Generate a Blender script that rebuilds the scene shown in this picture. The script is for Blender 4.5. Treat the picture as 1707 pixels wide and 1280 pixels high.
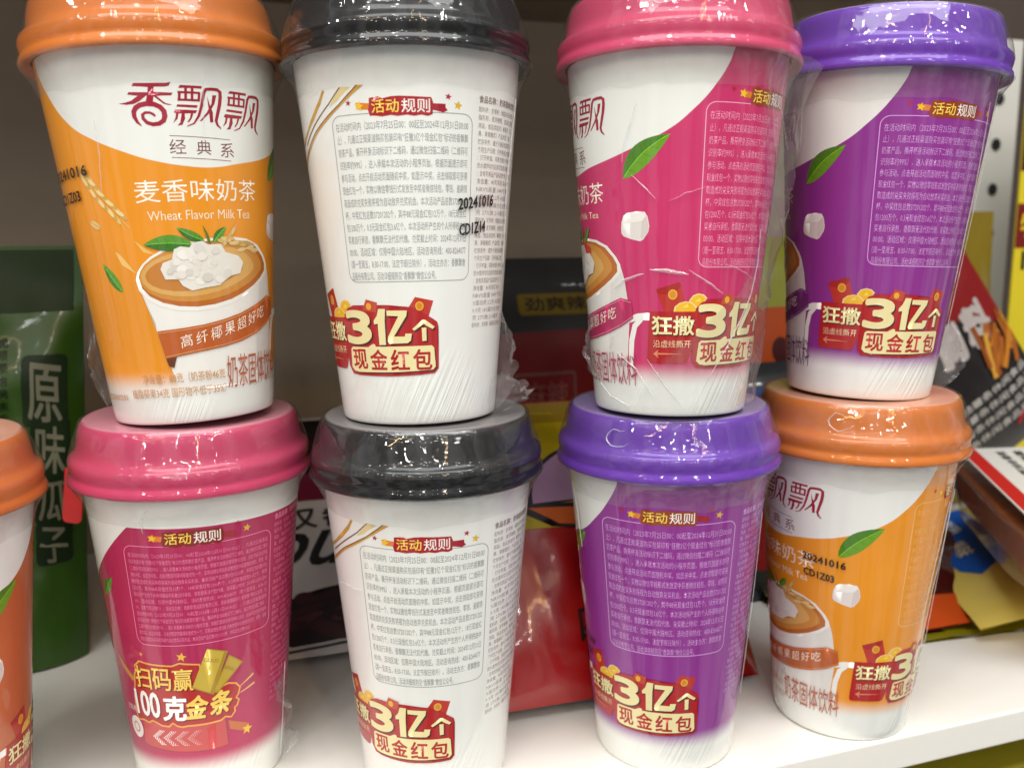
import bpy, bmesh, math, random
from math import sin, cos, pi, radians as R, sqrt, atan2
from mathutils import Vector, Matrix, noise

random.seed(7)
S = bpy.context.scene
C = S.collection
for o in list(bpy.data.objects):
    bpy.data.objects.remove(o)

# ------------------------------------------------------------------ camera
cam_d = bpy.data.cameras.new('camera')
cam = bpy.data.objects.new('camera', cam_d)
C.objects.link(cam)
cam_d.sensor_width = 36.0
cam_d.lens = 36.0 * 1465.64 / 1707
cam_d.clip_start = 0.01
cam_d.clip_end = 60
cam.matrix_world = (Matrix.Translation((0, 0, 0.2267)) @ Matrix.Rotation(R(90 - 9.4808), 4, 'X')
                    @ Matrix.Rotation(R(-0.511), 4, 'Z'))
cam_d.dof.use_dof = True
cam_d.dof.focus_distance = 0.335
cam_d.dof.aperture_fstop = 9.5
S.camera = cam

# ------------------------------------------------------------------ light
W = bpy.data.worlds.new('World')
S.world = W
W.use_nodes = True
bg = W.node_tree.nodes['Background']
_nt = W.node_tree
_tc = _nt.nodes.new('ShaderNodeTexCoord')
_mp = _nt.nodes.new('ShaderNodeMapping')
_mp.inputs['Scale'].default_value = (5.5, 5.5, 1.2)
_mp.inputs['Location'].default_value = (0.4, 1.3, 0.2)
_nz = _nt.nodes.new('ShaderNodeTexNoise')
_nz.inputs['Scale'].default_value = 1.0
_nz.inputs['Detail'].default_value = 3.0
_rp = _nt.nodes.new('ShaderNodeValToRGB')
_rp.color_ramp.elements[0].position = 0.43
_rp.color_ramp.elements[0].color = (0.10, 0.09, 0.08, 1)
_rp.color_ramp.elements[1].position = 0.62
_rp.color_ramp.elements[1].color = (0.97, 0.98, 0.98, 1)
_nt.links.new(_tc.outputs['Generated'], _mp.inputs['Vector'])
_nt.links.new(_mp.outputs[0], _nz.inputs['Vector'])
_nt.links.new(_nz.outputs['Fac'], _rp.inputs[0])
_nt.links.new(_rp.outputs[0], bg.inputs['Color'])
bg.inputs['Strength'].default_value = 0.66


def lamp(name, loc, energy, radius, col=(1, 0.995, 0.975)):
    l = bpy.data.lights.new(name, 'POINT')
    l.energy = energy
    l.shadow_soft_size = radius
    l.color = col
    o = bpy.data.objects.new(name, l)
    C.objects.link(o)
    o.location = loc
    return o


def strip(name, loc, target, energy, sx, sy, col, spin=0.0):
    l = bpy.data.lights.new(name, 'AREA')
    l.shape = 'RECTANGLE'
    l.size = sx
    l.size_y = sy
    l.energy = energy
    l.color = col
    o = bpy.data.objects.new(name, l)
    C.objects.link(o)
    o.location = loc
    d = Vector(target) - Vector(loc)
    o.rotation_euler = (d.to_track_quat('-Z', 'Y') @ Matrix.Rotation(spin, 4, 'Z').to_quaternion()).to_euler()
    return o


_rd = random.Random(4)
for _y, _e in ((-0.25, 4.0), (-0.75, 4.0), (-1.3, 4.2), (-1.95, 4.5), (-2.7, 5.0), (-3.7, 6.0)):
    for _k in range(5):
        lamp('ceiling_spotlight', ((_k - 2) * 0.72 + _rd.uniform(-.2, .2), _y + _rd.uniform(-.15, .15), 1.5), _e, 0.038)
strip('ceiling_light_strip', (-0.9, -1.5, 1.55), (-0.1, 0.35, 0.2), 4, 1.1, 0.02, (1, 0.62, 0.25), 0.35)
strip('ceiling_light_strip', (0.80, -1.7, 1.55), (0.1, 0.35, 0.2), 4, 0.02, 1.5, (1, 0.62, 0.25), 0.1)
# broad luminous ceiling field of the shop above the aisle
strip('ceiling_light_panel', (0.1, -0.28, 1.75), (0.05, 0.32, 0.1), 32, 2.0, 0.8, (0.975, 1.0, 0.985))

S.view_settings.view_transform = 'Standard'
S.view_settings.look = 'None'
S.view_settings.exposure = 0.17
S.view_settings.gamma = 1
S.view_settings.use_curve_mapping = False
S.cycles.transparent_max_bounces = 16
S.cycles.max_bounces = 8
S.cycles.use_denoising = True
S.cycles.caustics_reflective = False
S.cycles.caustics_refractive = False


# ------------------------------------------------------------------ helpers
def lin(c):
    return tuple(((v / 255) / 12.92 if v / 255 <= 0.04045 else ((v / 255 + 0.055) / 1.055) ** 2.4) for v in c) + (1,)


MATS = {}


def nd(nt, kind, **kw):
    n = nt.nodes.new(kind)
    for k, v in kw.items():
        if k.startswith('i_'):
            n.inputs[k[2:].replace('_', ' ')].default_value = v
        else:
            setattr(n, k, v)
    return n


def math_n(nt, op, a, b=None, c=None, clamp=False):
    n = nt.nodes.new('ShaderNodeMath')
    n.operation = op
    n.use_clamp = clamp
    for i, v in enumerate((a, b, c)):
        if v is None:
            continue
        if isinstance(v, (int, float)):
            n.inputs[i].default_value = v
        else:
            nt.links.new(v, n.inputs[i])
    return n.outputs[0]


def new_mat(name):
    m = bpy.data.materials.new(name)
    m.use_nodes = True
    nt = m.node_tree
    return m, nt, nt.nodes['Principled BSDF']


def film_coat(nt, p, strength=0.22, crimp=False, zs=0.12, scale=95, rough=0.035):
    """the tight shrink film over the surface: a glossy coat with fine vertical wrinkles"""
    L = nt.links.new
    tc = nd(nt, 'ShaderNodeTexCoord')
    mp = nd(nt, 'ShaderNodeMapping')
    mp.inputs['Scale'].default_value = (1, 1, zs)
    L(tc.outputs['Object'], mp.inputs['Vector'])
    n1 = nd(nt, 'ShaderNodeTexNoise', i_Scale=scale, i_Detail=3.0, i_Roughness=0.55)
    L(mp.outputs[0], n1.inputs['Vector'])
    n2 = nd(nt, 'ShaderNodeTexNoise', i_Scale=38.0, i_Detail=2.0)
    L(tc.outputs['Object'], n2.inputs['Vector'])
    h = math_n(nt, 'ADD', n1.outputs['Fac'], math_n(nt, 'MULTIPLY', n2.outputs['Fac'], 0.8))
    if crimp:
        sep = nd(nt, 'ShaderNodeSeparateXYZ')
        L(tc.outputs['Object'], sep.inputs[0])
        th = math_n(nt, 'ARCTAN2', sep.outputs[0], sep.outputs[1])
        cmb = nd(nt, 'ShaderNodeCombineXYZ')
        L(math_n(nt, 'MULTIPLY', th, 26.0), cmb.inputs[0])
        L(math_n(nt, 'MULTIPLY', sep.outputs[2], 260.0), cmb.inputs[1])
        n3 = nd(nt, 'ShaderNodeTexNoise', i_Scale=1.6, i_Detail=3.0, i_Roughness=0.6)
        L(cmb.outputs[0], n3.inputs['Vector'])
        msk = nd(nt, 'ShaderNodeMapRange', interpolation_type='SMOOTHSTEP')
        msk.inputs[1].default_value = 0.1475
        msk.inputs[2].default_value = 0.1545
        L(sep.outputs[2], msk.inputs[0])
        # patchy: only some stretches of the edge are crimped hard
        n4 = nd(nt, 'ShaderNodeTexNoise', i_Scale=22.0, i_Detail=1.0)
        L(tc.outputs['Object'], n4.inputs['Vector'])
        pm = nd(nt, 'ShaderNodeMapRange')
        pm.inputs[1].default_value = 0.42
        pm.inputs[2].default_value = 0.62
        L(n4.outputs['Fac'], pm.inputs[0])
        cr = math_n(nt, 'MULTIPLY', math_n(nt, 'MULTIPLY', n3.outputs['Fac'], msk.outputs[0]), pm.outputs[0])
        h = math_n(nt, 'ADD', h, math_n(nt, 'MULTIPLY', cr, 16.0))
    b = nd(nt, 'ShaderNodeBump', i_Strength=strength, i_Distance=0.0012)
    L(h, b.inputs['Height'])
    p.inputs['Coat Weight'].default_value = 1.0
    p.inputs['Coat Roughness'].default_value = rough
    p.inputs['Coat IOR'].default_value = 1.5
    L(b.outputs['Normal'], p.inputs['Coat Normal'])
    return tc


def ink(col, coat=True):
    key = ('ink', tuple(col), coat)
    if key in MATS:
        return MATS[key]
    m, nt, p = new_mat('printed_ink')
    p.inputs['Base Color'].default_value = lin(col)
    p.inputs['Roughness'].default_value = 0.5
    p.inputs['Specular IOR Level'].default_value = 0.3
    if coat:
        film_coat(nt, p)
    MATS[key] = m
    return m


def plain(name, col, rough=0.5, coat=0.0, spec=0.5, bump=0.0, bscale=60, mottle=0.0, metallic=0.0):
    key = (name, tuple(col), rough, coat)
    if key in MATS:
        return MATS[key]
    m, nt, p = new_mat(name)
    p.inputs['Base Color'].default_value = lin(col)
    p.inputs['Roughness'].default_value = rough
    p.inputs['Specular IOR Level'].default_value = spec
    p.inputs['Coat Weight'].default_value = coat
    p.inputs['Coat Roughness'].default_value = 0.08
    p.inputs['Metallic'].default_value = metallic
    tc = nd(nt, 'ShaderNodeTexCoord')
    if bump:
        n = nd(nt, 'ShaderNodeTexNoise', i_Scale=bscale, i_Detail=5.0)
        nt.links.new(tc.outputs['Object'], n.inputs['Vector'])
        b = nd(nt, 'ShaderNodeBump', i_Strength=bump, i_Distance=0.002)
        nt.links.new(n.outputs['Fac'], b.inputs['Height'])
        nt.links.new(b.outputs['Normal'], p.inputs['Normal'])
        nt.links.new(b.outputs['Normal'], p.inputs['Coat Normal'])
    if mottle:
        n = nd(nt, 'ShaderNodeTexNoise', i_Scale=bscale * 0.4, i_Detail=4.0)
        nt.links.new(tc.outputs['Object'], n.inputs['Vector'])
        mr = nd(nt, 'ShaderNodeMapRange')
        mr.inputs[3].default_value = 1 - mottle
        mr.inputs[4].default_value = 1 + mottle
        nt.links.new(n.outputs['Fac'], mr.inputs[0])
        mx = nd(nt, 'ShaderNodeVectorMath', operation='SCALE')
        mx.inputs[0].default_value = lin(col)[:3]
        nt.links.new(mr.outputs[0], mx.inputs['Scale'])
        nt.links.new(mx.outputs[0], p.inputs['Base Color'])
    MATS[key] = m
    return m


def film_mat(name='clear_film', haze=0.05, base=0.01, rough=0.06, bump=0.06, scale=130, zs=0.35):
    if name in MATS:
        return MATS[name]
    m, nt, p = new_mat(name)
    L = nt.links.new
    nt.nodes.remove(p)
    out = nt.nodes['Material Output']
    tc = nd(nt, 'ShaderNodeTexCoord')
    mp = nd(nt, 'ShaderNodeMapping')
    mp.inputs['Scale'].default_value = (1, 1, zs)
    L(tc.outputs['Object'], mp.inputs['Vector'])
    n = nd(nt, 'ShaderNodeTexNoise', i_Scale=scale, i_Detail=4.0, i_Roughness=0.6, i_Distortion=0.8)
    L(mp.outputs[0], n.inputs['Vector'])
    b = nd(nt, 'ShaderNodeBump', i_Strength=bump, i_Distance=0.002)
    L(n.outputs['Fac'], b.inputs['Height'])
    tr = nd(nt, 'ShaderNodeBsdfTransparent')
    tr.inputs['Color'].default_value = (0.985, 0.985, 0.985, 1)
    gl = nd(nt, 'ShaderNodeBsdfGlossy', i_Roughness=rough)
    L(b.outputs[0], gl.inputs['Normal'])
    df = nd(nt, 'ShaderNodeBsdfDiffuse')
    df.inputs['Color'].default_value = (0.85, 0.85, 0.85, 1)
    fr = nd(nt, 'ShaderNodeFresnel', i_IOR=1.5)
    ge = nd(nt, 'ShaderNodeNewGeometry')
    L(math_n(nt, 'MULTIPLY_ADD', ge.outputs['Backfacing'], 1 / 1.5 - 1.5, 1.5), fr.inputs['IOR'])
    L(b.outputs[0], fr.inputs['Normal'])
    fac = math_n(nt, 'ADD', math_n(nt, 'MULTIPLY', fr.outputs[0], 0.7), base, clamp=True)
    m1 = nd(nt, 'ShaderNodeMixShader')
    L(fac, m1.inputs[0])
    L(tr.outputs[0], m1.inputs[1])
    L(gl.outputs[0], m1.inputs[2])
    m2 = nd(nt, 'ShaderNodeMixShader')
    m2.inputs[0].default_value = haze
    L(m1.outputs[0], m2.inputs[1])
    L(df.outputs[0], m2.inputs[2])
    L(m2.outputs[0], out.inputs['Surface'])
    MATS[name] = m
    return m


def link(name, me, parent=None):
    o = bpy.data.objects.new(name, me)
    C.objects.link(o)
    if parent:
        o.parent = parent
    return o


def mesh(name, verts, faces, mats, fmat=None, smooth=True):
    me = bpy.data.meshes.new(name)
    me.from_pydata(verts, [], faces)
    for m in mats:
        me.materials.append(m)
    if fmat:
        me.polygons.foreach_set('material_index', fmat)
    if smooth:
        me.polygons.foreach_set('use_smooth', [True] * len(me.polygons))
    me.update()
    return me


def thing(name, label, cat, mat=None, group=None):
    o = bpy.data.objects.new(name, None)
    o.empty_display_size = 0.02
    C.objects.link(o)
    if mat is not None:
        o.matrix_world = mat
    o['label'] = label
    o['category'] = cat
    if group:
        o['group'] = group
    return o


def box_bm(bm, lo, hi):
    v = [bm.verts.new((x, y, z)) for x in (lo[0], hi[0]) for y in (lo[1], hi[1]) for z in (lo[2], hi[2])]
    for f in ((0, 1, 3, 2), (4, 6, 7, 5), (0, 4, 5, 1), (2, 3, 7, 6), (0, 2, 6, 4), (1, 5, 7, 3)):
        bm.faces.new([v[i] for i in f])


def box_obj(name, lo, hi, m, parent=None, bevel=0.0):
    bm = bmesh.new()
    box_bm(bm, lo, hi)
    bmesh.ops.recalc_face_normals(bm, faces=bm.faces[:])
    if bevel:
        bmesh.ops.bevel(bm, geom=bm.edges[:], offset=bevel, segments=3, affect='EDGES', profile=0.5)
    me = bpy.data.meshes.new(name)
    bm.to_mesh(me)
    bm.free()
    me.materials.append(m)
    return link(name, me, parent)


# ------------------------------------------------------------------ text to flat meshes
TXT = {}


def text_mesh(body, bold=0.0, res=3):
    key = (body, bold, res)
    if key in TXT:
        return TXT[key]
    c = bpy.data.curves.new('t', 'FONT')
    c.body = body
    c.size = 1
    c.offset = bold
    c.resolution_u = res
    o = bpy.data.objects.new('t', c)
    C.objects.link(o)
    dg = bpy.context.evaluated_depsgraph_get()
    me = bpy.data.meshes.new_from_object(o.evaluated_get(dg))
    vs = [(v.co.x, v.co.y) for v in me.vertices]
    fs = [tuple(p.vertices) for p in me.polygons]
    bpy.data.objects.remove(o)
    bpy.data.curves.remove(c)
    bpy.data.meshes.remove(me)
    x0 = min(v[0] for v in vs); x1 = max(v[0] for v in vs)
    y0 = min(v[1] for v in vs); y1 = max(v[1] for v in vs)
    vs = [((x - x0) / (x1 - x0), (y - y0) / (y1 - y0)) for x, y in vs]
    TXT[key] = (vs, fs)
    return TXT[key]


class Art:
    """flat printed artwork, later laid on a curved surface; every shape has a colour and a layer"""

    def __init__(s, mapper, aspect=0.65, step=3.0, zstep=None, coat=True):
        s.map, s.asp, s.step, s.zstep, s.coat = mapper, aspect, step, zstep, coat
        s.items = []

    def poly(s, pts, col, layer=0):
        s.items.append((list(pts), None, col, layer))

    def ell(s, cx, cy, rx, ry, col, layer=0, n=28, rot=0.0, a0=0, a1=360):
        pts = []
        for i in range(n + (a1 - a0 != 360)):
            a = R(a0 + (a1 - a0) * i / n)
            x, y = rx * cos(a) * s.asp, ry * sin(a)
            pts.append((cx + (x * cos(rot) - y * sin(rot)) / s.asp, cy + x * sin(rot) + y * cos(rot)))
        s.poly(pts, col, layer)

    def star(s, cx, cy, r, col, layer=0, rot=0.2):
        s.poly([(cx + r * (1 if i % 2 == 0 else 0.45) * sin(i * pi / 5 + rot) / s.asp,
                 cy + r * (1 if i % 2 == 0 else 0.45) * cos(i * pi / 5 + rot)) for i in range(10)], col, layer)

    def stroke(s, pts, w, col, layer=0, closed=False):
        n = len(pts)
        ws = w if isinstance(w, (list, tuple)) else [w] * n
        L, Rr = [], []
        for i in range(n):
            a = pts[(i - 1) % n] if (closed or i > 0) else pts[i]
            b = pts[(i + 1) % n] if (closed or i < n - 1) else pts[i]
            dx, dy = (b[0] - a[0]) * s.asp, b[1] - a[1]
            l = sqrt(dx * dx + dy * dy) or 1
            nx, ny = -dy / l, dx / l
            L.append((pts[i][0] + nx * ws[i] / 2 / s.asp, pts[i][1] + ny * ws[i] / 2))
            Rr.append((pts[i][0] - nx * ws[i] / 2 / s.asp, pts[i][1] - ny * ws[i] / 2))
        vs = L + Rr
        fs = []
        for i in range(n if closed else n - 1):
            j = (i + 1) % n
            fs.append((i, j, n + j, n + i))
        s.items.append((vs, fs, col, layer))

    def rrect(s, x0, y0, x1, y1, r, w, col, layer=0, fill=None):
        pts = []
        rx = r / s.asp
        for cx, cy, a in ((x1 - rx, y1 - r, 0), (x0 + rx, y1 - r, 90), (x0 + rx, y0 + r, 180), (x1 - rx, y0 + r, 270)):
            for k in range(7):
                t = R(a + 15 * k)
                pts.append((cx + rx * cos(t), cy + r * sin(t)))
        if fill:
            s.poly(pts, fill, layer)
        if w:
            # break the long runs so the line follows the curve
            q = []
            for i in range(len(pts)):
                a, b = pts[i], pts[(i + 1) % len(pts)]
                k = max(1, int(max(abs(a[0] - b[0]) / 3.0, abs(a[1] - b[1]) / 10)))
                q += [(a[0] + (b[0] - a[0]) * t / k, a[1] + (b[1] - a[1]) * t / k) for t in range(k)]
            s.stroke(q, w, col, layer, closed=True)

    def text(s, body, x0, y0, x1, y1, col, layer=0, bold=0.0, shear=0.0, slope=0.0, res=3):
        vs, fs = text_mesh(body, 0.0, res)
        rz = max(0.0, bold) * (y1 - y0) * 1.1
        rx = rz / s.asp
        x0 += rx; x1 -= rx; y0 += rz; y1 -= rz
        pts = [(x0 + (x1 - x0) * u + shear * v, y0 + (y1 - y0) * v + slope * u) for u, v in vs]
        if bold <= 0.008:
            s.items.append((pts, fs, col, layer))
            return
        n = 4 if bold < .016 else 8
        for k in range(n):
            a = 2 * pi * (k + .5) / n
            s.items.append(([(x + rx * cos(a), y + rz * sin(a)) for x, y in pts], fs, col, layer + .09 * k))

    def build(s, name, parent):
        cols = []
        bm = bmesh.new()
        for pts, fs, col, layer in s.items:
            if col not in cols:
                cols.append(col)
            ci = cols.index(col)
            t = bmesh.new()
            vs = [t.verts.new((p[0], p[1], 0)) for p in pts]
            try:
                if fs is None:
                    t.faces.new(vs)
                    bmesh.ops.triangulate(t, faces=t.faces[:], ngon_method='EAR_CLIP')
                else:
                    for f in fs:
                        try:
                            t.faces.new([vs[i] for i in f])
                        except ValueError:
                            pass
            except ValueError:
                t.free()
                continue
            for ax, st in ((0, s.step), (1, s.zstep)):
                if not st:
                    continue
                a0 = min(p[ax] for p in pts); a1 = max(p[ax] for p in pts)
                if a1 - a0 > st * 1.15:
                    k = math.floor(a0 / st) + 1
                    while k * st < a1:
                        co = (k * st, 0, 0) if ax == 0 else (0, k * st, 0)
                        no = (1, 0, 0) if ax == 0 else (0, 1, 0)
                        bmesh.ops.bisect_plane(t, geom=t.verts[:] + t.edges[:] + t.faces[:], plane_co=co, plane_no=no)
                        k += 1
            bmesh.ops.triangulate(t, faces=[f for f in t.faces if len(f.verts) > 4])
            t.verts.index_update()
            nv = [bm.verts.new(s.map(v.co.x, v.co.y, layer)) for v in t.verts]
            for f in t.faces:
                # outward: flat faces are drawn facing +z
                idx = [v.index for v in f.verts]
                if f.normal.z < 0:
                    idx.reverse()
                try:
                    nf = bm.faces.new([nv[i] for i in idx])
                    nf.material_index = ci
                    nf.smooth = True
                except ValueError:
                    pass
            t.free()
        me = bpy.data.meshes.new(name)
        bm.to_mesh(me)
        bm.free()
        for c in cols:
            me.materials.append(ink(c, s.coat))
        return link(name, me, parent)


# ------------------------------------------------------------------ the shop shelf (setting)
YAW = R(18.2)
U = Vector((cos(YAW), sin(YAW), 0))
N = Vector((-sin(YAW), cos(YAW), 0))
EDGE = Vector((0.1537, 0.3621, 0))
shelfM = Matrix.Translation(EDGE) @ Matrix.Rotation(YAW, 4, 'Z')   # x along the front edge, y to the back


def setting(o, mat=None):
    o['kind'] = 'structure'
    if mat is not None:
        o.matrix_world = mat
    return o


m_white = plain('white_laminate', (236, 233, 226), 0.38, 0.15, bump=0.03, bscale=300, mottle=0.02)
m_back = plain('taupe_back_panel', (160, 144, 124), 0.6, bump=0.05, bscale=200, mottle=0.05)
m_under = plain('shelf_underside', (110, 96, 80), 0.6, mottle=0.05)
setting(box_obj('shelf_floor', (-1.0, 0, -0.0165), (0.8, 0.40, 0), m_white, bevel=0.0012), shelfM)
setting(box_obj('back_wall', (-1.2, 0.385, -0.5), (1.2, 0.41, -0.018), m_back), shelfM)
setting(box_obj('back_wall', (-1.2, 0.385, 0.0015), (0.262, 0.41, 0.9), m_back), shelfM)
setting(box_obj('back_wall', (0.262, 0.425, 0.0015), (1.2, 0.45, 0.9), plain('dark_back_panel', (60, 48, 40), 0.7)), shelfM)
setting(box_obj('ceiling_shelf', (-1.1, 0.035, 0.392), (0.20, 0.384, 0.41), m_under, bevel=0.001), shelfM)
setting(box_obj('lower_shelf_floor', (-1.0, 0.0, -0.20), (0.8, 0.38, -0.18), m_white), shelfM)

# white perforated upright at the right end of the back
up = thing('perforated_upright', 'white steel upright with black round holes at the right rear of the shelf', 'shelf upright',
           Matrix.Translation((0.425, 0.79, 0)) @ Matrix.Rotation(YAW, 4, 'Z'))
m_post = plain('white_painted_steel', (196, 194, 188), 0.45)
box_obj('post', (-0.021, 0, 0.001), (0.021, 0.03, 0.39), m_post, up, 0.001)
for k in range(9):
    bm = bmesh.new()
    bmesh.ops.create_circle(bm, cap_ends=True, radius=0.0052, segments=20)
    bmesh.ops.rotate(bm, verts=bm.verts[:], matrix=Matrix.Rotation(R(90), 3, 'X'))
    bmesh.ops.translate(bm, verts=bm.verts[:], vec=(-0.002, -0.0008, 0.035 + 0.0382 * k))
    me = bpy.data.meshes.new('hole')
    bm.to_mesh(me); bm.free()
    me.materials.append(plain('black_hole', (4, 4, 4), 0.9))
    link('hole', me, up)

# ------------------------------------------------------------------ the cups
RB, RT, ZB = 0.0304, 0.0429, 0.1317
KS = (RT - RB) / ZB


def rcone(z):
    return RB + KS * z


def on_cup(a, zmm, layer=0, off=0.00004):
    r = rcone(zmm / 1000) + off + layer * 0.00003
    t = R(a)
    return (r * sin(t), -r * cos(t), zmm / 1000)


def revolve(name, prof, seg, mats, fm=None, a0=0, a1=360, jit=None):
    vs, fs, mi = [], [], []
    full = (a1 - a0) == 360
    cols = seg if full else seg + 1
    for i in range(cols):
        t = R(a0 + (a1 - a0) * i / seg)
        for j, (r, z) in enumerate(prof):
            rr, zz = (r, z) if jit is None else jit(t, r, z, j)
            vs.append((rr * sin(t), -rr * cos(t), zz))
    n = len(prof)
    for i in range(seg):
        k = (i + 1) % cols
        for j in range(n - 1):
            fs.append((i * n + j, k * n + j, k * n + j + 1, i * n + j + 1))
            mi.append(fm[j] if fm else 0)
    return mesh(name, vs, fs, mats, mi)


BODY_PROF = [(0.001, 0.004), (0.0285, 0.004), (0.0288, 0.0006), (0.0294, 0.0), (0.0300, 0.0002), (0.0304, 0.0012)]
BODY_PROF += [(rcone(z), z) for z in [0.004 + 0.00635 * i for i in range(21)]] + [(0.0431, 0.1335)]
LID_PROF = [(0.0436, 0.1334), (0.0455, 0.1326), (0.0470, 0.1317), (0.0476, 0.1321), (0.0478, 0.1332), (0.0475, 0.1347),
            (0.0469, 0.1356), (0.0467, 0.1364), (0.0469, 0.1374), (0.0472, 0.1388), (0.0472, 0.1405), (0.0468, 0.1418),
            (0.0461, 0.1425), (0.0454, 0.1430), (0.0447, 0.1438), (0.0441, 0.1450), (0.0437, 0.1468), (0.0434, 0.1488), (0.0431, 0.1508), (0.0427, 0.1528),
            (0.0421, 0.1545), (0.0415, 0.1554), (0.0408, 0.1561), (0.0402, 0.1565), (0.0390, 0.1564), (0.0340, 0.1564), (0.0005, 0.1564)]

SW = [(-180, 129), (-174, 122.4), (-156, 108), (-145.5, 103.5), (-130, 98.5), (-116, 95), (-100, 92.8), (-87, 92.3), (-70, 94),
      (-54, 96), (-42, 98.3), (-20, 104.5), (-6, 112), (5, 121), (12, 130), (16, 139), (22, 140), (180, 140)]
HEX = [(-180, 70), (-60, 80), (-22, 103), (4.0, 120), (4.6, 120), (60, 119.5), (123, 118.3), (124, 118.3), (180, 118)]


def body_mat(key, col, curve, handles, fade=(11.5, 21)):
    if ('body', key) in MATS:
        return MATS[('body', key)]
    m, nt, p = new_mat('paper_cup_print')
    L = nt.links.new
    tc = film_coat(nt, p)
    p.inputs['Roughness'].default_value = 0.5
    p.inputs['Specular IOR Level'].default_value = 0.3
    white = lin((235, 237, 232))
    sp = nd(nt, 'ShaderNodeSeparateXYZ')
    L(tc.outputs['Object'], sp.inputs[0])
    an = math_n(nt, 'ADD', math_n(nt, 'ARCTAN2', sp.outputs[0], sp.outputs[1]), math_n(nt, 'MULTIPLY', sp.outputs[2], 14.0))
    cb = nd(nt, 'ShaderNodeCombineXYZ')
    L(math_n(nt, 'MULTIPLY', an, 13.0), cb.inputs[0])
    L(math_n(nt, 'MULTIPLY', sp.outputs[2], 9.0), cb.inputs[1])
    pn = nd(nt, 'ShaderNodeTexNoise', i_Scale=1.8, i_Detail=2.0)
    L(cb.outputs[0], pn.inputs['Vector'])
    pmk = nd(nt, 'ShaderNodeMapRange', interpolation_type='SMOOTHSTEP')
    pmk.inputs[1].default_value = 0.034
    pmk.inputs[2].default_value = 0.010
    L(sp.outputs[2], pmk.inputs[0])
    pn2 = nd(nt, 'ShaderNodeTexNoise', i_Scale=30.0)
    L(tc.outputs['Object'], pn2.inputs['Vector'])
    pk2 = nd(nt, 'ShaderNodeMapRange')
    pk2.inputs[1].default_value = 0.45
    pk2.inputs[2].default_value = 0.65
    L(pn2.outputs['Fac'], pk2.inputs[0])
    pb = nd(nt, 'ShaderNodeBump', i_Strength=0.5, i_Distance=0.0016)
    L(math_n(nt, 'MULTIPLY', math_n(nt, 'MULTIPLY', pn.outputs['Fac'], pmk.outputs[0]), pk2.outputs[0]), pb.inputs['Height'])
    L(pb.outputs['Normal'], p.inputs['Normal'])
    if curve is None:
        p.inputs['Base Color'].default_value = white
    else:
        sep = nd(nt, 'ShaderNodeSeparateXYZ')
        L(tc.outputs['Object'], sep.inputs[0])
        th = math_n(nt, 'ARCTAN2', sep.outputs[0], math_n(nt, 'MULTIPLY', sep.outputs[1], -1.0))
        u = math_n(nt, 'MULTIPLY_ADD', th, 1 / (2 * pi), 0.5)
        fc = nd(nt, 'ShaderNodeFloatCurve')
        cv = fc.mapping.curves[0]
        z0, z1 = 60.0, 150.0
        while len(cv.points) < len(curve):
            cv.points.new(0.5, 0.5)
        for pt, (a, z) in zip(cv.points, curve):
            pt.location = ((a + 180) / 360, (z - z0) / (z1 - z0))
            pt.handle_type = handles
        fc.mapping.update()
        L(u, fc.inputs['Value'])
        zz = math_n(nt, 'MULTIPLY_ADD', fc.outputs[0], (z1 - z0) / 1000, z0 / 1000)
        d = math_n(nt, 'SUBTRACT', zz, sep.outputs[2])
        m1 = math_n(nt, 'MULTIPLY_ADD', d, 1 / 0.00025, 0.5, clamp=True)
        mr = nd(nt, 'ShaderNodeMapRange', interpolation_type='SMOOTHSTEP')
        mr.inputs[1].default_value = fade[0] / 1000
        mr.inputs[2].default_value = fade[1] / 1000
        L(sep.outputs[2], mr.inputs[0])
        fac = math_n(nt, 'MULTIPLY', m1, mr.outputs[0])
        # the print itself: soft lighter and darker drifts of the same ink
        n = nd(nt, 'ShaderNodeTexNoise', i_Scale=26.0, i_Detail=2.0)
        L(tc.outputs['Object'], n.inputs['Vector'])
        v = nd(nt, 'ShaderNodeMapRange')
        v.inputs[3].default_value = 0.86
        v.inputs[4].default_value = 1.16
        L(n.outputs['Fac'], v.inputs[0])
        sc = nd(nt, 'ShaderNodeVectorMath', operation='SCALE')
        sc.inputs[0].default_value = lin(col)[:3]
        L(v.outputs[0], sc.inputs['Scale'])
        mx = nd(nt, 'ShaderNodeMix', data_type='RGBA')
        L(fac, mx.inputs[0])
        mx.inputs[6].default_value = white
        L(sc.outputs[0], mx.inputs[7])
        L(mx.outputs[2], p.inputs['Base Color'])
    MATS[('body', key)] = m
    return m


def lid_mat(col, sheen=0.0):
    key = ('lid', tuple(col))
    if key in MATS:
        return MATS[key]
    m, nt, p = new_mat('lid_plastic')
    p.inputs['Base Color'].default_value = lin(col)
    p.inputs['Roughness'].default_value = 0.55
    p.inputs['Specular IOR Level'].default_value = 0.25
    p.inputs['Metallic'].default_value = sheen
    tc = film_coat(nt, p, strength=0.16, zs=0.5, scale=60, rough=0.05)
    p.inputs['Coat Weight'].default_value = 0.7
    # milky film and its reflected overhead light, mixed into the flat lid top's colour
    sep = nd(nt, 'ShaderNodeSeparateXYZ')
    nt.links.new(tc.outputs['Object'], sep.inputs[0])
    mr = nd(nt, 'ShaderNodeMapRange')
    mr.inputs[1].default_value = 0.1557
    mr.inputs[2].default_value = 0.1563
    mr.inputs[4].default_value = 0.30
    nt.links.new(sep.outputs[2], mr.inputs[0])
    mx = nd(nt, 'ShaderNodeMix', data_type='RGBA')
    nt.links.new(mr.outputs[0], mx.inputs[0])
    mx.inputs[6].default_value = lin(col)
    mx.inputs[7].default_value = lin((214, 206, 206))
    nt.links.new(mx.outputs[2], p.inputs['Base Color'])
    MATS[key] = m
    return m


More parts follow.
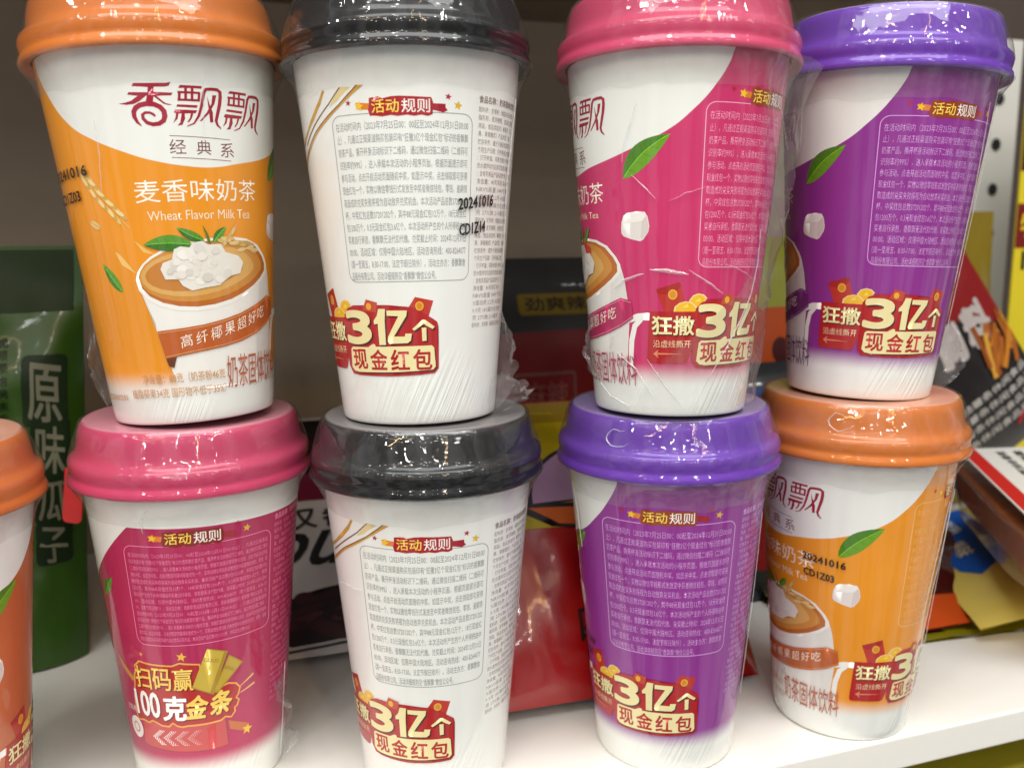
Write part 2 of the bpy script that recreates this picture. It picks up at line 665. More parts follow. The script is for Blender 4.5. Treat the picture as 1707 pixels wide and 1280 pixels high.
RULES = ['在活动时间内（2023年7月25日00：00起至2024年12月31日00:00',
         '止），凡通过正规渠道购买包装印有“狂撒3亿个现金红包”标识的香飘飘',
         '奶茶产品，撕开杯身活动标识下二维码，通过微信扫描二维码（二维码可',
         '识别率约99%），进入承载本次活动的小程序页面，根据页面提示即可',
         '参与活动，点击开启活动页面随机中奖，如显示中奖，点击领取即可获得',
         '现金红包一个，实物以微信零钱形式发放至中奖者微信钱包，零钱，逾期领',
         '取造成的兑奖失败将视为自动放弃兑奖机会。本次活动产品总数37201202',
         '杯，中奖红包总数37201202个，其中88元现金红包12万个，18元现金红',
         '包1200万个，0.3元现金红包3.6亿个。本次活动所产生的个人所得税由中',
         '奖者自行承担，香飘飘无法代扣代缴。兑奖截止时间：2024年12月31日',
         '00:00。活动区域：仅限中国大陆地区。活动咨询热线：400-8264077',
         '（周一至周五，8:30-17:00，法定节假日除外）。活动主办方：香飘飘食',
         '品股份有限公司。活动详细规则见“香飘飘”微信公众号。']
ALLRULES = ''.join(RULES)
INGR = ['食品名称：奶茶固体饮料', '配料表：奶茶粉（植脂末', '白砂糖，全脂乳粉，麦芽', '糊精，速溶红茶粉，食用', '盐，食品添加剂）椰果包', '（水，椰果，果葡糖浆）',
        '产品类型：固体饮料', '贮存条件：避光干燥处', '保质期：十二个月', '生产日期：见杯身标注', '食用方法：打开杯盖，将', '粉包倒入杯中，加入热水', '搅拌均匀后即可饮用',
        '过敏原信息：含有乳制品', '产品标准代号：见包装', '净含量：80克', '项目 每100克 NRV%', '能量 1849千焦 22%', '蛋白质 2.2克 4%', '脂肪 10.9克 18%', '碳水化合物 82克 27%', '钠 210毫克 11%']

RED = (176, 26, 30)
CREAM = (238, 226, 168)
GOLDY = (240, 190, 40)
BROWN = (92, 38, 22)

XTOP = [(-120.4, 119.4), (-119.4, 120.4), (-113.2, 120.3), (-104.9, 120.4), (-102.9, 120.8), (-103.9, 119.5), (-105.8, 119.1), (-110.5, 119.1), (-110.6, 118.7), (-111.0, 117.4), (-102.4, 117.2), (-103.3, 116.3), (-109.8, 116.1), (-107.3, 114.4), (-105.9, 113.7), (-103.2, 113.3), (-104.8, 113.1), (-107.1, 113.5), (-109.2, 114.8), (-111.2, 116.0), (-111.8, 113.8), (-115.1, 113.9), (-114.1, 116.2), (-114.5, 116.2), (-117.6, 114.5), (-120.5, 113.6), (-123.8, 113.4), (-127.6, 113.9), (-124.5, 114.1), (-121.5, 114.7), (-118.2, 116.2), (-122.9, 116.7), (-122.1, 117.5), (-113.7, 117.3), (-113.2, 119.0)]
XSW = [(-118.3, 106.4), (-119.9, 107.6), (-121.0, 109.4), (-121.0, 111.1), (-119.8, 112.4), (-117.8, 113.2), (-115.0, 113.6), (-111.4, 113.4), (-108.8, 112.5), (-107.3, 111.1), (-107.1, 109.5), (-107.9, 108.0), (-110.1, 107.0), (-113.0, 106.8), (-115.5, 107.4), (-117.0, 108.7), (-117.2, 110.0), (-115.9, 110.7), (-113.9, 110.7), (-112.4, 110.2), (-111.5, 109.5)]
XSWW = [0.3, 0.9, 1.3, 1.5, 1.6, 1.6, 1.6, 1.6, 1.6, 1.6, 1.6, 1.5, 1.4, 1.3, 1.2, 1.1, 1.0, 0.9, 0.8, 0.8, 0.7]
PIAO = {'bar': [(-99.8, 118.8), (-98.9, 119.8), (-88.6, 119.8), (-88.9, 118.9), (-96.8, 118.9)],
        'p2': [(-101.5, 112.6), (-100.9, 113.4), (-91.3, 113.3), (-92.0, 112.4)],
        'p3': [(-102.9, 110.7), (-102.0, 111.7), (-91.7, 111.6), (-92.7, 110.6), (-97.9, 110.4), (-97.9, 108.7), (-99.4, 106.6), (-101.7, 106.3), (-100.3, 107.5), (-99.3, 110.4), (-100.7, 110.4), (-101.4, 108.6), (-103.6, 107.2), (-102.4, 108.9), (-101.9, 110.4)],
        'p4': [(-95.0, 110.5), (-93.7, 110.5), (-94.8, 108.7), (-96.2, 107.5), (-97.0, 107.5), (-95.6, 109.0)],
        'x1': [(-83.7, 117.0), (-81.6, 117.1), (-82.8, 114.2), (-86.3, 110.5), (-90.1, 108.0), (-91.0, 108.0), (-87.2, 111.0), (-84.4, 114.1)],
        'x2': [(-86.4, 116.6), (-85.5, 114.1), (-84.0, 111.2), (-84.1, 107.9), (-85.7, 107.7), (-85.9, 110.5), (-86.2, 113.8)]}
PIAO_F = [(-97.2, 106.2), (-93.8, 107.2), (-91.2, 109.8), (-89.6, 113.0), (-88.4, 116.2), (-87.9, 117.7), (-86.8, 118.8), (-84.0, 119.05), (-81.0, 119.0), (-79.6, 118.3), (-79.6, 116.5), (-80.2, 114.0), (-81.6, 110.6), (-82.5, 108.4), (-81.9, 107.0), (-80.0, 105.8)]
PIAO_FW = [0.25, 0.5, 0.8, 0.9, 0.95, 1.0, 1.05, 1.05, 1.1, 1.2, 1.2, 1.2, 1.1, 1.0, 0.8, 0.3]


def a_logo(A, pal):
    c = (160, 24, 50)
    A.poly(XTOP, c)
    A.stroke(XSW, XSWW, c, 1)
    for dx, dz, k in ((0, 0, 1.0), (1, 0, 1.0)):
        f = (lambda p: p) if dx == 0 else (lambda p: (-78.9 + (p[0] + 103.6) * 1.03, p[1] - 0.7))
        for n, q in PIAO.items():
            A.poly([f(p) for p in q], c, 0 if n != 'x2' else 1)
        A.stroke([f(p) for p in PIAO_F], PIAO_FW, c, 2)
        # the 覀 frame
        x0, x1, y0, y1 = -100.6, -90.2, 114.7, 117.7
        for a, b in (((x0, y0 + .25), (x1, y0 + .25)), ((x0 + .3, y1 - .25), (x1 + .3, y1 - .25))):
            A.stroke([f(a), f(b)], 0.75, c, 1)
        for i, xx in enumerate((x0 + .7, -96.9, -93.9, x1 - .5)):
            A.stroke([f((xx, y0)), f((xx + .5, 119.0 if i in (1, 2) else y1))], 0.8, c, 2)


def a_series(A, pal):
    c = (122, 66, 62)
    A.stroke([(-106 + i * 3.1, 103.0 - .09 * i) for i in range(11)], 0.22, c)
    A.stroke([(-106 + i * 3.1, 95.7 - .10 * i) for i in range(11)], 0.22, c)
    A.text('经', -106.6, 96.9, -98.7, 101.8, c)
    A.text('典', -93.6, 96.6, -86.0, 101.5, c)
    A.text('系', -81.0, 95.9, -73.0, 101.0, c)


def a_flav(A, pal):
    A.text(pal['flav'], -126.5, 80.6, -58, 88.3, (250, 240, 222), 0, bold=-0.004)


def a_eng(A, pal):
    A.text(pal['eng'], -121.6, 74.3, -63.4, 77.6, (246, 226, 196))


def leaf(A, base, tip, w, bend, light, dark, layer=0):
    """a pointed tea leaf with a midrib, pale on one half"""
    bx, by = base; tx, ty = tip
    dx, dy = (tx - bx) * A.asp, ty - by
    l = sqrt(dx * dx + dy * dy)
    nx, ny = -dy / l, dx / l
    up, lo, mid = [], [], []
    for i in range(13):
        s = i / 12
        h = w * (sin(pi * s ** 0.85)) ** 0.85
        cx = bx * A.asp + dx * s + nx * bend * sin(pi * s)
        cy = by + dy * s + ny * bend * sin(pi * s)
        mid.append((cx / A.asp, cy))
        up.append(((cx + nx * h) / A.asp, cy + ny * h))
        lo.append(((cx - nx * h) / A.asp, cy - ny * h))
    A.poly(up + mid[::-1][1:-1], dark, layer)
    A.poly(mid + lo[::-1][1:-1], light, layer)
    A.stroke(mid, [0.15] + [0.28] * 11 + [0.1], tuple(min(255, int(v * 1.35)) for v in light), layer + 1)
    for i in range(2, 11, 2):
        for side, e in ((up, 1), (lo, 1)):
            q = side[min(12, i + 1)]
            A.stroke([mid[i], (mid[i][0] * .25 + q[0] * .75, mid[i][1] * .25 + q[1] * .75)], 0.12,
                     tuple(int(v * .82) for v in (dark if side is up else light)), layer + 1)


def a_leaf(A, pal):
    leaf(A, (-43.5, 88.8), (-17.5, 103.6), 4.0, 1.4, (104, 158, 30), (74, 128, 28), 0)


def a_cube(A, pal):
    A.poly([(-46, 70.6), (-45.6, 73), (-44.2, 75.4), (-42, 76.4), (-36, 76.9), (-31, 76.6), (-29.4, 75), (-28.4, 71.5), (-29, 69.4), (-32, 66.6), (-34, 66.0), (-40, 66.9), (-44.6, 68), (-45.8, 69)], (228, 221, 216))
    A.poly([(-44.4, 74.6), (-42, 76.2), (-36, 76.6), (-31, 76.3), (-30.2, 75.4), (-32.5, 73.4), (-38, 72.8), (-43.4, 72.6)], (242, 238, 233), 1)
    A.poly([(-28.8, 71.3), (-29.4, 69.6), (-32.4, 66.9), (-33.6, 67.4), (-32.9, 73.0), (-30.2, 75.0)], (216, 205, 201), 1)


def a_pic(A, pal):
    # printed tea cup with coconut jelly, leaves and ribbon
    rim = [(-133.6, 54.0), (-132.0, 56.5), (-128.6, 59.3), (-123.4, 61.9), (-117.6, 63.8), (-106, 66.0), (-92, 67.4), (-78, 67.8), (-66.7, 66.9), (-57.2, 64.6), (-50.5, 60.5), (-47.5, 57.5), (-47.5, 54.5), (-52.7, 51.5), (-59.9, 48.6), (-69.0, 45.8), (-78.8, 43.5), (-89.8, 42.0), (-100.8, 41.5), (-111.7, 42.2), (-121.3, 44.0), (-128.7, 46.8), (-132.7, 50.2)]
    w1, w2, w3 = (240, 238, 232), (237, 235, 229), (224, 221, 215)
    cupb = [(-133.0, 53), (-125.2, 36.2), (-118.7, 24.7), (-117.4, 14), (-100, 12.5), (-80, 12.5), (-60, 12.5), (-46, 13), (-44, 30), (-42, 39), (-45.0, 52), (-47.5, 57), (-60, 50), (-90, 44), (-120, 46)]
    A.poly(cupb, w2, 0)
    A.poly([(-60, 12.6), (-46.2, 13.2), (-44.2, 30), (-42.3, 39), (-45.2, 52), (-47.5, 56), (-56, 50), (-60, 30)], w3, 1)
    # handle
    A.stroke([(-44, 36.5), (-36, 38.0), (-30, 38.2), (-26, 38.0)], [2.2, 2.6, 2.8, 2.8], w1, 1)
    A.stroke([(-43.5, 14), (-42, 22), (-41, 29), (-38.5, 34.5), (-34, 37.2)], [2.6, 2.4, 2.4, 2.3, 2.0], w1, 2)
    A.poly(rim, w1, 2)
    cx = sum(p[0] for p in rim) / len(rim); cy = sum(p[1] for p in rim) / len(rim)
    A.poly([(cx + (x - cx) * .945, cy + .35 + (y - cy) * .90) for x, y in rim], (186, 104, 34), 3)
    A.poly([(cx - 2 + (x - cx) * .90, cy + .9 + (y - cy) * .80) for x, y in rim], (206, 140, 58), 4)
    A.poly([(cx - 5 + (x - cx) * .80, cy + 1.0 + (y - cy) * .66) for x, y in rim], (218, 168, 92), 5)
    A.poly([(cx - 8 + (x - cx) * .66, cy + 1.0 + (y - cy) * .50) for x, y in rim], (196, 126, 50), 6)
    co = [(-118.6, 57.3), (-116.9, 59.5), (-111.8, 60.6), (-110.2, 64.1), (-106.7, 65.0), (-101.9, 64.5), (-100.2, 66.1), (-94.7, 66.6), (-91.8, 65.2), (-84.3, 65.3), (-81.8, 62.3), (-73.4, 60.7), (-70.2, 58.3), (-72.6, 54.3), (-79.7, 53.5), (-86.5, 50.4), (-95.4, 49.8), (-102.8, 49.1), (-107.6, 51.0), (-109.7, 53.4), (-116.6, 53.6)]
    rd = random.Random(3)
    # leaves behind the jelly
    leaf(A, (-100, 65.5), (-126, 66.2), 2.9, -0.5, (88, 150, 44), (60, 116, 32), 8)
    leaf(A, (-93.5, 66.6), (-107.5, 71.6), 1.7, 0.4, (84, 146, 48), (58, 110, 34), 8)
    if pal['kind'] == 'orange':
        leaf(A, (-88.5, 65.8), (-80.5, 71.4), 1.5, 0.3, (92, 152, 50), (64, 120, 36), 8)
        A.poly([(-93.9, 72.4), (-91.3, 69.1), (-89.7, 65.4), (-91.5, 65.8)], (92, 118, 44), 8)
        for i in range(15):
            s = i / 14
            x, y = -82 + 21 * s + rd.uniform(-2, 2), 65.8 - 2.8 * s + rd.uniform(-1.6, 2.2) * (1 - s * .3)
            A.ell(x, y, 3.4, .75, [(214, 178, 104), (196, 156, 84), (226, 194, 130)][i % 3], 9 + i % 3, 12, rot=rd.uniform(-.5, .25))
        for i in range(7):
            s = i / 6
            A.ell(-82.5 + 7.5 * s, 65.2 + 5.6 * s, 2.4, .62, [(206, 168, 96), (222, 190, 124)][i % 2], 9 + i % 3, 12, rot=1.1)
    elif pal['kind'] == 'pink':
        A.ell(-84, 64.5, 4.2, 3.0, (196, 52, 48), 9); A.ell(-78, 62.6, 4.4, 2.6, (206, 66, 56), 9)
        leaf(A, (-83, 66), (-74, 72), 1.3, .2, (92, 152, 50), (64, 120, 36), 8)
        leaf(A, (-87, 66), (-88, 73), 1.1, .2, (92, 152, 50), (64, 120, 36), 8)
    A.poly(co, (230, 226, 216), 12)
    for i in range(46):
        x, y = rd.uniform(-115, -73), rd.uniform(50.8, 64.6)
        if not (abs(x + 95) / 23 + abs(y - 58) / 8.6 < 1.05):
            continue
        q = rd.uniform(.55, 1.1)
        g = rd.choice([(240, 237, 229), (222, 217, 208), (234, 230, 221), (214, 209, 200), (228, 222, 212)])
        A.ell(x, y, 3.2 * q, 1.7 * q, g, 13 + i * .11, 9, rot=rd.uniform(-.6, .6))
    # ribbon
    rib = [(-125.5, 35.2), (-112, 35.7), (-97.3, 36.5), (-85, 37.8), (-73.3, 39.5), (-60, 42.2), (-48, 45.0), (-40.5, 44.0), (-39.3, 37.5), (-48.7, 34.0), (-60, 31.2), (-74.3, 28.8), (-86, 27.6), (-98.8, 26.8), (-112, 25.8), (-122.6, 24.9)]
    A.poly([(-122.6, 24.9), (-121.5, 22.2), (-118.4, 21.4), (-116, 25.4)], tuple(int(v * .55) for v in pal['rib']), 9)
    A.poly(rib, pal['rib'], 10)
    A.stroke([(x, y - .7) for x, y in rib[:8]], .2, pal['ribl'], 11)
    A.stroke([(x, y + .7) for x, y in rib[8:]], .2, pal['ribl'], 11)
    body = '高纤椰果超好吃'
    for i, ch in enumerate(body):
        x = -112.5 + i * 9.3 - i * i * .07
        y = 28.3 + i * .75 + i * i * .085
        A.text(ch, x, y, x + 7.0, y + 4.6, (250, 234, 216), 12, bold=.004, slope=.9 + i * .12)


def a_splash(A, pal):
    A.poly([(-143.5, 64.5), (-140.5, 59.6), (-132.2, 56.1), (-137.2, 59.6), (-140.6, 63.3)], (238, 196, 112))
    A.poly([(-131, 68), (-126.5, 63.5), (-120.6, 62.6), (-125.2, 64.8)], (238, 190, 106))


def a_drink_name(A, pal):
    A.text('奶茶固体饮料', -85.5, 11.5, -37.5, 24.0, pal['thin'], 18)


def a_net(A, pal):
    A.text('净含量：80克（奶茶粉46克', -140, 15.8, -87, 19.5, (196, 140, 84), 18)
    A.text('植脂椰果34克 固形物不低于35%）', -150, 10.4, -87, 14.0, (196, 140, 84), 18)
    A.text('产品类型固体饮料', -190, 9.6, -155, 12, (196, 140, 84), 18)


def a_wheat(A, pal):
    rd = random.Random(5)
    pts = [(-157.5, 98), (-154.5, 91.5), (-150.5, 87), (-146, 83), (-141, 79.5), (-135.8, 75.5)]
    A.stroke(pts[:3], [.2, .35, .5], (222, 186, 104))
    for i in range(26):
        s = i / 25
        k = 1 + s * 3.999
        j = min(4, int(k)); f = k - j
        x = pts[j][0] + (pts[j + 1 if j < 5 else 5][0] - pts[j][0]) * f
        y = pts[j][1] + (pts[j + 1 if j < 5 else 5][1] - pts[j][1]) * f
        sd = (i % 2) * 2 - 1
        A.ell(x + sd * 1.3, y + sd * .8, 2.7, .72, [(226, 194, 112), (206, 168, 82), (238, 212, 146)][i % 3], 1 + i % 3, 12, rot=-.85 + sd * .22)
    A.stroke([(-136.5, 76), (-132, 72.3)], .25, (222, 190, 110))
    A.stroke([(-137, 75.6), (-135, 71.6)], .2, (222, 190, 110))
    A.ell(-153.5, 74.2, 4.0, 1.2, (232, 200, 128), 1, 16, rot=-.5)
    A.stroke([(-157, 75.6), (-150, 72.9)], .3, (206, 164, 84), 2)


def a_leaf_small(A, pal):
    leaf(A, (-143, 49.8), (-153.8, 60.6), 2.0, .3, (96, 156, 50), (70, 130, 40))


def a_badge(A, pal):
    o = pal.get('badge_off', 1.0)
    f = lambda q: [(x + o, y) for x, y in q]
    P = lambda q, c, l: A.poly(f(q), c, l)
    left = [(-29.4, 40.1), (-0.1, 40.2), (1.3, 30.4), (0.3, 29.8), (-5.1, 21.3), (-7.1, 20.6), (-30.2, 20.7), (-31.3, 21.9)]
    P([(-25.5, 48.4), (-11.3, 51.1), (-6.5, 40.8), (-20.2, 39.9)], (186, 48, 36), 0)
    P([(-25.5, 48.4), (-11.3, 51.1), (-10.6, 49.6), (-15.5, 46.3), (-24.3, 46.8)], (168, 34, 32), 1)
    A.ell(-15.4 + o, 46.5, 2.8, 1.9, (232, 170, 50), 2); A.ell(-15.4 + o, 46.5, 1.9, 1.3, (216, 140, 36), 3)
    for q, l in (([(-5.5, 44.2), (-3.1, 46.2), (0.2, 46.9), (3.7, 46.5), (6.0, 45.2), (1.1, 40.5), (-1.9, 40.5)], 1),
                 ([(-14.7, 40.0), (-14.1, 42.0), (-11.3, 43.4), (-7.6, 44.0), (-3.8, 43.7), (-0.3, 41.9), (-0.1, 40.0)], 4)):
        P(q, (240, 216, 150), l)
        cx = sum(p[0] for p in q) / len(q); cy = sum(p[1] for p in q) / len(q)
        P([(cx + (x - cx) * .86, cy - .1 + (y - cy) * .86) for x, y in q], (238, 186, 34), l + 1)
        P([(cx - 2, cy - .6), (cx + 1.0, cy + 1.0), (cx + 2.0, cy - .4)], (248, 214, 90), l + 2)
    P([(49.0, 47.6), (59.9, 46.1), (56.2, 39), (44.3, 43.3)], (190, 50, 36), 0)
    A.ell(51.5 + o, 44.3, 2.5, 1.7, (232, 170, 50), 8); A.ell(51.5 + o, 44.3, 1.6, 1.1, (210, 136, 36), 9)
    P([(18.4, 47.0), (25.8, 45.8), (24.5, 42.2), (15.0, 42.9)], (192, 70, 44), 7)
    A.ell(19.9 + o, 44.4, 1.8, 1.3, (232, 170, 50), 8)
    blob = [(-2.3, 22.2), (0.9, 19.1), (6.9, 18.7), (30.0, 18.6), (49.7, 19.0), (60.2, 19.5), (62.8, 21.2), (62.9, 28.1), (61.9, 30.2), (58.6, 31.1), (57.9, 34.3), (61.2, 34.9), (62.9, 36.6), (62.1, 38.4), (58.7, 39.6), (56.2, 40.9), (52, 42.2), (46.3, 44.0), (33.4, 44.0), (31.9, 44.9), (24.7, 44.3), (18.4, 44.2), (16.1, 44.7), (8.2, 44.8), (2.5, 43.6), (-1.0, 41.3), (-1.5, 39.6), (-0.6, 34.5), (-1.6, 31.3), (-0.6, 29.4)]
    P(left, RED, 5)
    P(blob, RED, 6)
    sh = (78, 26, 20)
    # big figures with a dark drop edge
    for dx, dz, c, l, b in ((.9, -.55, sh, 9, .05), (0, 0, CREAM, 10, .045)):
        A.text('3', -.3 + o + dx, 30.3 + dz, 20.5 + o + dx, 43.1 + dz, c, l, bold=b, res=6)
        for q in ([(26.3, 43.5), (30.7, 43.5), (29.9, 39.2), (29.6, 30.3), (25.2, 30.3), (25.2, 38.1), (22.7, 37.9), (22.6, 39.2), (25.0, 41.0)],
                  [(31.5, 42.9), (43.9, 42.8), (43.5, 40.9), (35.2, 33.4), (42.0, 33.3), (42.3, 34.4), (46.3, 34.4), (45.6, 31.9), (43.6, 30.9), (32.0, 30.7), (31.0, 31.6), (31.4, 33.3), (38.6, 40.8), (31.5, 41.0)],
                  [(46.7, 36.0), (53.0, 39.3), (54.8, 39.2), (60.4, 36.6), (59.1, 35.8), (55.5, 37.0), (53.8, 37.8), (52.3, 37.2), (47.9, 35.4)],
                  [(52.4, 36.4), (55.2, 36.4), (55.2, 31.6), (52.6, 31.5)]):
            P([(x + dx, y + dz) for x, y in q], c, l)
    for dx, dz, c, l in ((.7, -.45, sh, 9), (0, 0, CREAM, 10)):
        P([(x + dx, y + dz) for x, y in [(2.0, 28.5), (3.5, 29.3), (16.9, 29.4), (20.7, 30.7), (22.2, 30.4), (22.4, 29.6), (37.1, 29.7), (58.4, 29.8), (59.9, 29.0), (60.8, 21.9), (59.1, 20.8), (36.0, 20.2), (7.3, 19.9), (3.2, 20.3), (0.9, 21.6)]], c, l)
    for i, ch in enumerate('现金红包'):
        x = 3.2 + i * 14.4
        A.text(ch, x + o, 21.0 - .05 * i, x + 12.2 + o, 28.6, RED, 11, bold=.022)
    for dx, dz, c, l in ((.6, -.4, sh, 9), (0, 0, CREAM, 10)):
        A.text('狂撒', -28.2 + o + dx, 31.3 + dz, -1.4 + o + dx, 38.6 + dz, c, l, bold=.022)
    A.text('沿虚线撕开', -27.3 + o, 26.6, -3.2 + o, 29.5, (232, 200, 160), 10, bold=.008)
    A.stroke(f([(-25, 24.2), (-20, 24.25), (-15, 24.25), (-9, 24.2)]), [.7, .6, .4, .1], (224, 130, 96), 10)
    P([(-27.2, 24.2), (-23.6, 25.9), (-24.6, 24.2), (-23.6, 22.5)], (224, 130, 96), 10)


def a_rules(A, pal):
    c = pal['rule']
    if pal['kind'] == 'white':
        x0, x1, z0, z1, zt, pitch, h = 0, 74.5, 53.2, 111.0, 108.6, 4.32, 3.0
    else:
        x0, x1, z0, z1, zt, pitch, h = 0, 80.5, 56.5, 114.3, 111.4, 4.3, 3.0
    A.rrect(x0, z0, x1, z1, 3.4, .3, pal['line'])
    for i, l in enumerate(RULES):
        full = 1.0 if i < 12 else .74
        A.text(l, x0 + 2.2, zt - i * pitch - h, x0 + 2.2 + (x1 - x0 - 4.6) * full, zt - i * pitch, c, 0, res=2)


def a_rules_dense(A, pal):
    A.rrect(0, 50.5 + 20.5, 83, 112.6, 3.4, .28, pal['line'])
    big = ALLRULES + ALLRULES + ALLRULES
    k = 0
    for i in range(14):
        n = 50
        A.text(big[k:k + n], 2.4, 109.8 - i * 2.72 - 1.95, 2.4 + (78.2 if i < 13 else 66), 109.8 - i * 2.72, pal['rule'], 0, res=1)
        k += n


def a_head(A, pal):
    if pal['kind'] == 'white':
        o, dz = 0, 0
    elif pal['kind'] == 'gold':
        o, dz = .8, 2.4
    else:
        o, dz = 2.6, 4.0
    f = lambda q: [(x + o, y + dz) for x, y in q]
    blob = [(22.4, 116.0), (27.0, 116.4), (29.1, 115.7), (33.3, 116.3), (36.9, 116.4), (43.6, 116.2), (52.4, 116.0), (53.3, 114.3), (53.0, 110.4), (50.7, 109.8), (47.5, 110.2), (44, 109.8), (40.7, 110.2), (36, 109.8), (32.9, 110.2), (28.5, 109.8), (24.8, 110.2), (22.3, 110.2), (21.6, 112.1), (22.3, 113.9)]
    dim = (170, 22, 36) if pal['kind'] == 'white' else ((150, 60, 20) if pal['kind'] in ('purple', 'pink') else (134, 34, 24))
    A.poly(f([(15.4, 114.8), (22.4, 114.3), (22.4, 112.2), (17.2, 112.4), (15.5, 113.2)]), (222, 128, 34), 0)
    A.star(17.0 + o, 113.6 + dz, 1.7, (244, 198, 36), 2)
    A.poly(f([(52.7, 114.0), (59.5, 114.0), (59.5, 112.8), (60.6, 111.9), (58.4, 111.1), (52.6, 111.9)]), (160, 24, 42), 0)
    A.poly(f(blob), dim, 1)
    A.text('活动', 23.4 + o, 111.0 + dz, 36.9 + o, 115.5 + dz, (248, 214, 84), 2, bold=.012)
    A.text('规则', 38.0 + o, 110.9 + dz, 51.8 + o, 115.5 + dz, (246, 236, 228), 2, bold=.012)
    A.star(11.2 + o, 114.9 + dz, 1.1, (178, 34, 60), 0)
    A.star(60.9 + o, 116.4 + dz, 1.2, (178, 34, 60), 0)
    A.star(66.1 + o, 113.7 + dz, 1.6, (222, 178, 34), 0)


def a_ingr(A, pal):
    x = 78.5 if pal['kind'] == 'white' else 86.0
    c = pal['ing']
    A.text(INGR[0], x, 115.4, x + 34, 118, c, 0, res=1, bold=.03)
    t = ''.join(INGR[1:]) * 3
    for i in range(29):
        z = 114.2 - i * 2.75
        n = 16 - (i * 5 % 4)
        A.text(t[i * 16:i * 16 + n], x, z - 1.95, x + 36 * n / 16, z, c, 0, res=1)


def stamp(A, l1, l2, x, z, w, h, slope=0.0, col=(34, 22, 20)):
    A.text(l1, x, z, x + w, z + h, col, 20, bold=.03, slope=slope, res=2)
    A.text(l2, x + w * .03, z - h * 2.15, x + w * .76, z - h * 1.15, col, 20, bold=.03, slope=slope * .75, res=2)


def a_gold(A, pal):
    o = pal.get('gold_off', 0)
    f = lambda q: [(x + o, y) for x, y in q]
    A.poly(f([(7.1, 120.6), (13.6, 120.1), (10.3, 118.9), (4.6, 116.0), (-0.9, 114.3)]), (226, 204, 146), 0)
    A.poly(f([(-4.5, 120.5), (-3.0, 120.1), (-7.1, 115.9), (-14.6, 111.4), (-23.3, 107.7), (-33.8, 103.9), (-42.0, 103.0), (-24.5, 108.5), (-15.0, 113.3), (-7.9, 117.5)]), (196, 152, 60), 1)
    A.poly(f([(6.8, 120.5), (7.4, 120.3), (-0.6, 115.4), (-10.5, 111.0), (-19.0, 107.3), (-28.4, 103.4), (-28.8, 104.0), (-19.5, 107.7), (-10.9, 111.4), (-0.9, 115.8)]), (120, 96, 62), 2)
    A.poly(f([(16.6, 120.6), (20.2, 120.4), (15.7, 118.5), (6.3, 114.2), (-3.5, 110.1), (-13.1, 106.5), (-23.3, 101.9), (-38.1, 96.0), (-37.5, 97.4), (-24.7, 102.4), (-14.1, 107.0), (-4.2, 110.7), (5.7, 114.7), (14.0, 119.0)]), (206, 150, 54), 3)
    A.stroke(f([(16.6, 120.6), (14.0, 119.0), (5.7, 114.8), (-4.2, 110.9), (-14.1, 107.2), (-24.7, 102.6), (-37.5, 97.6)]), .35, (96, 66, 38), 4)


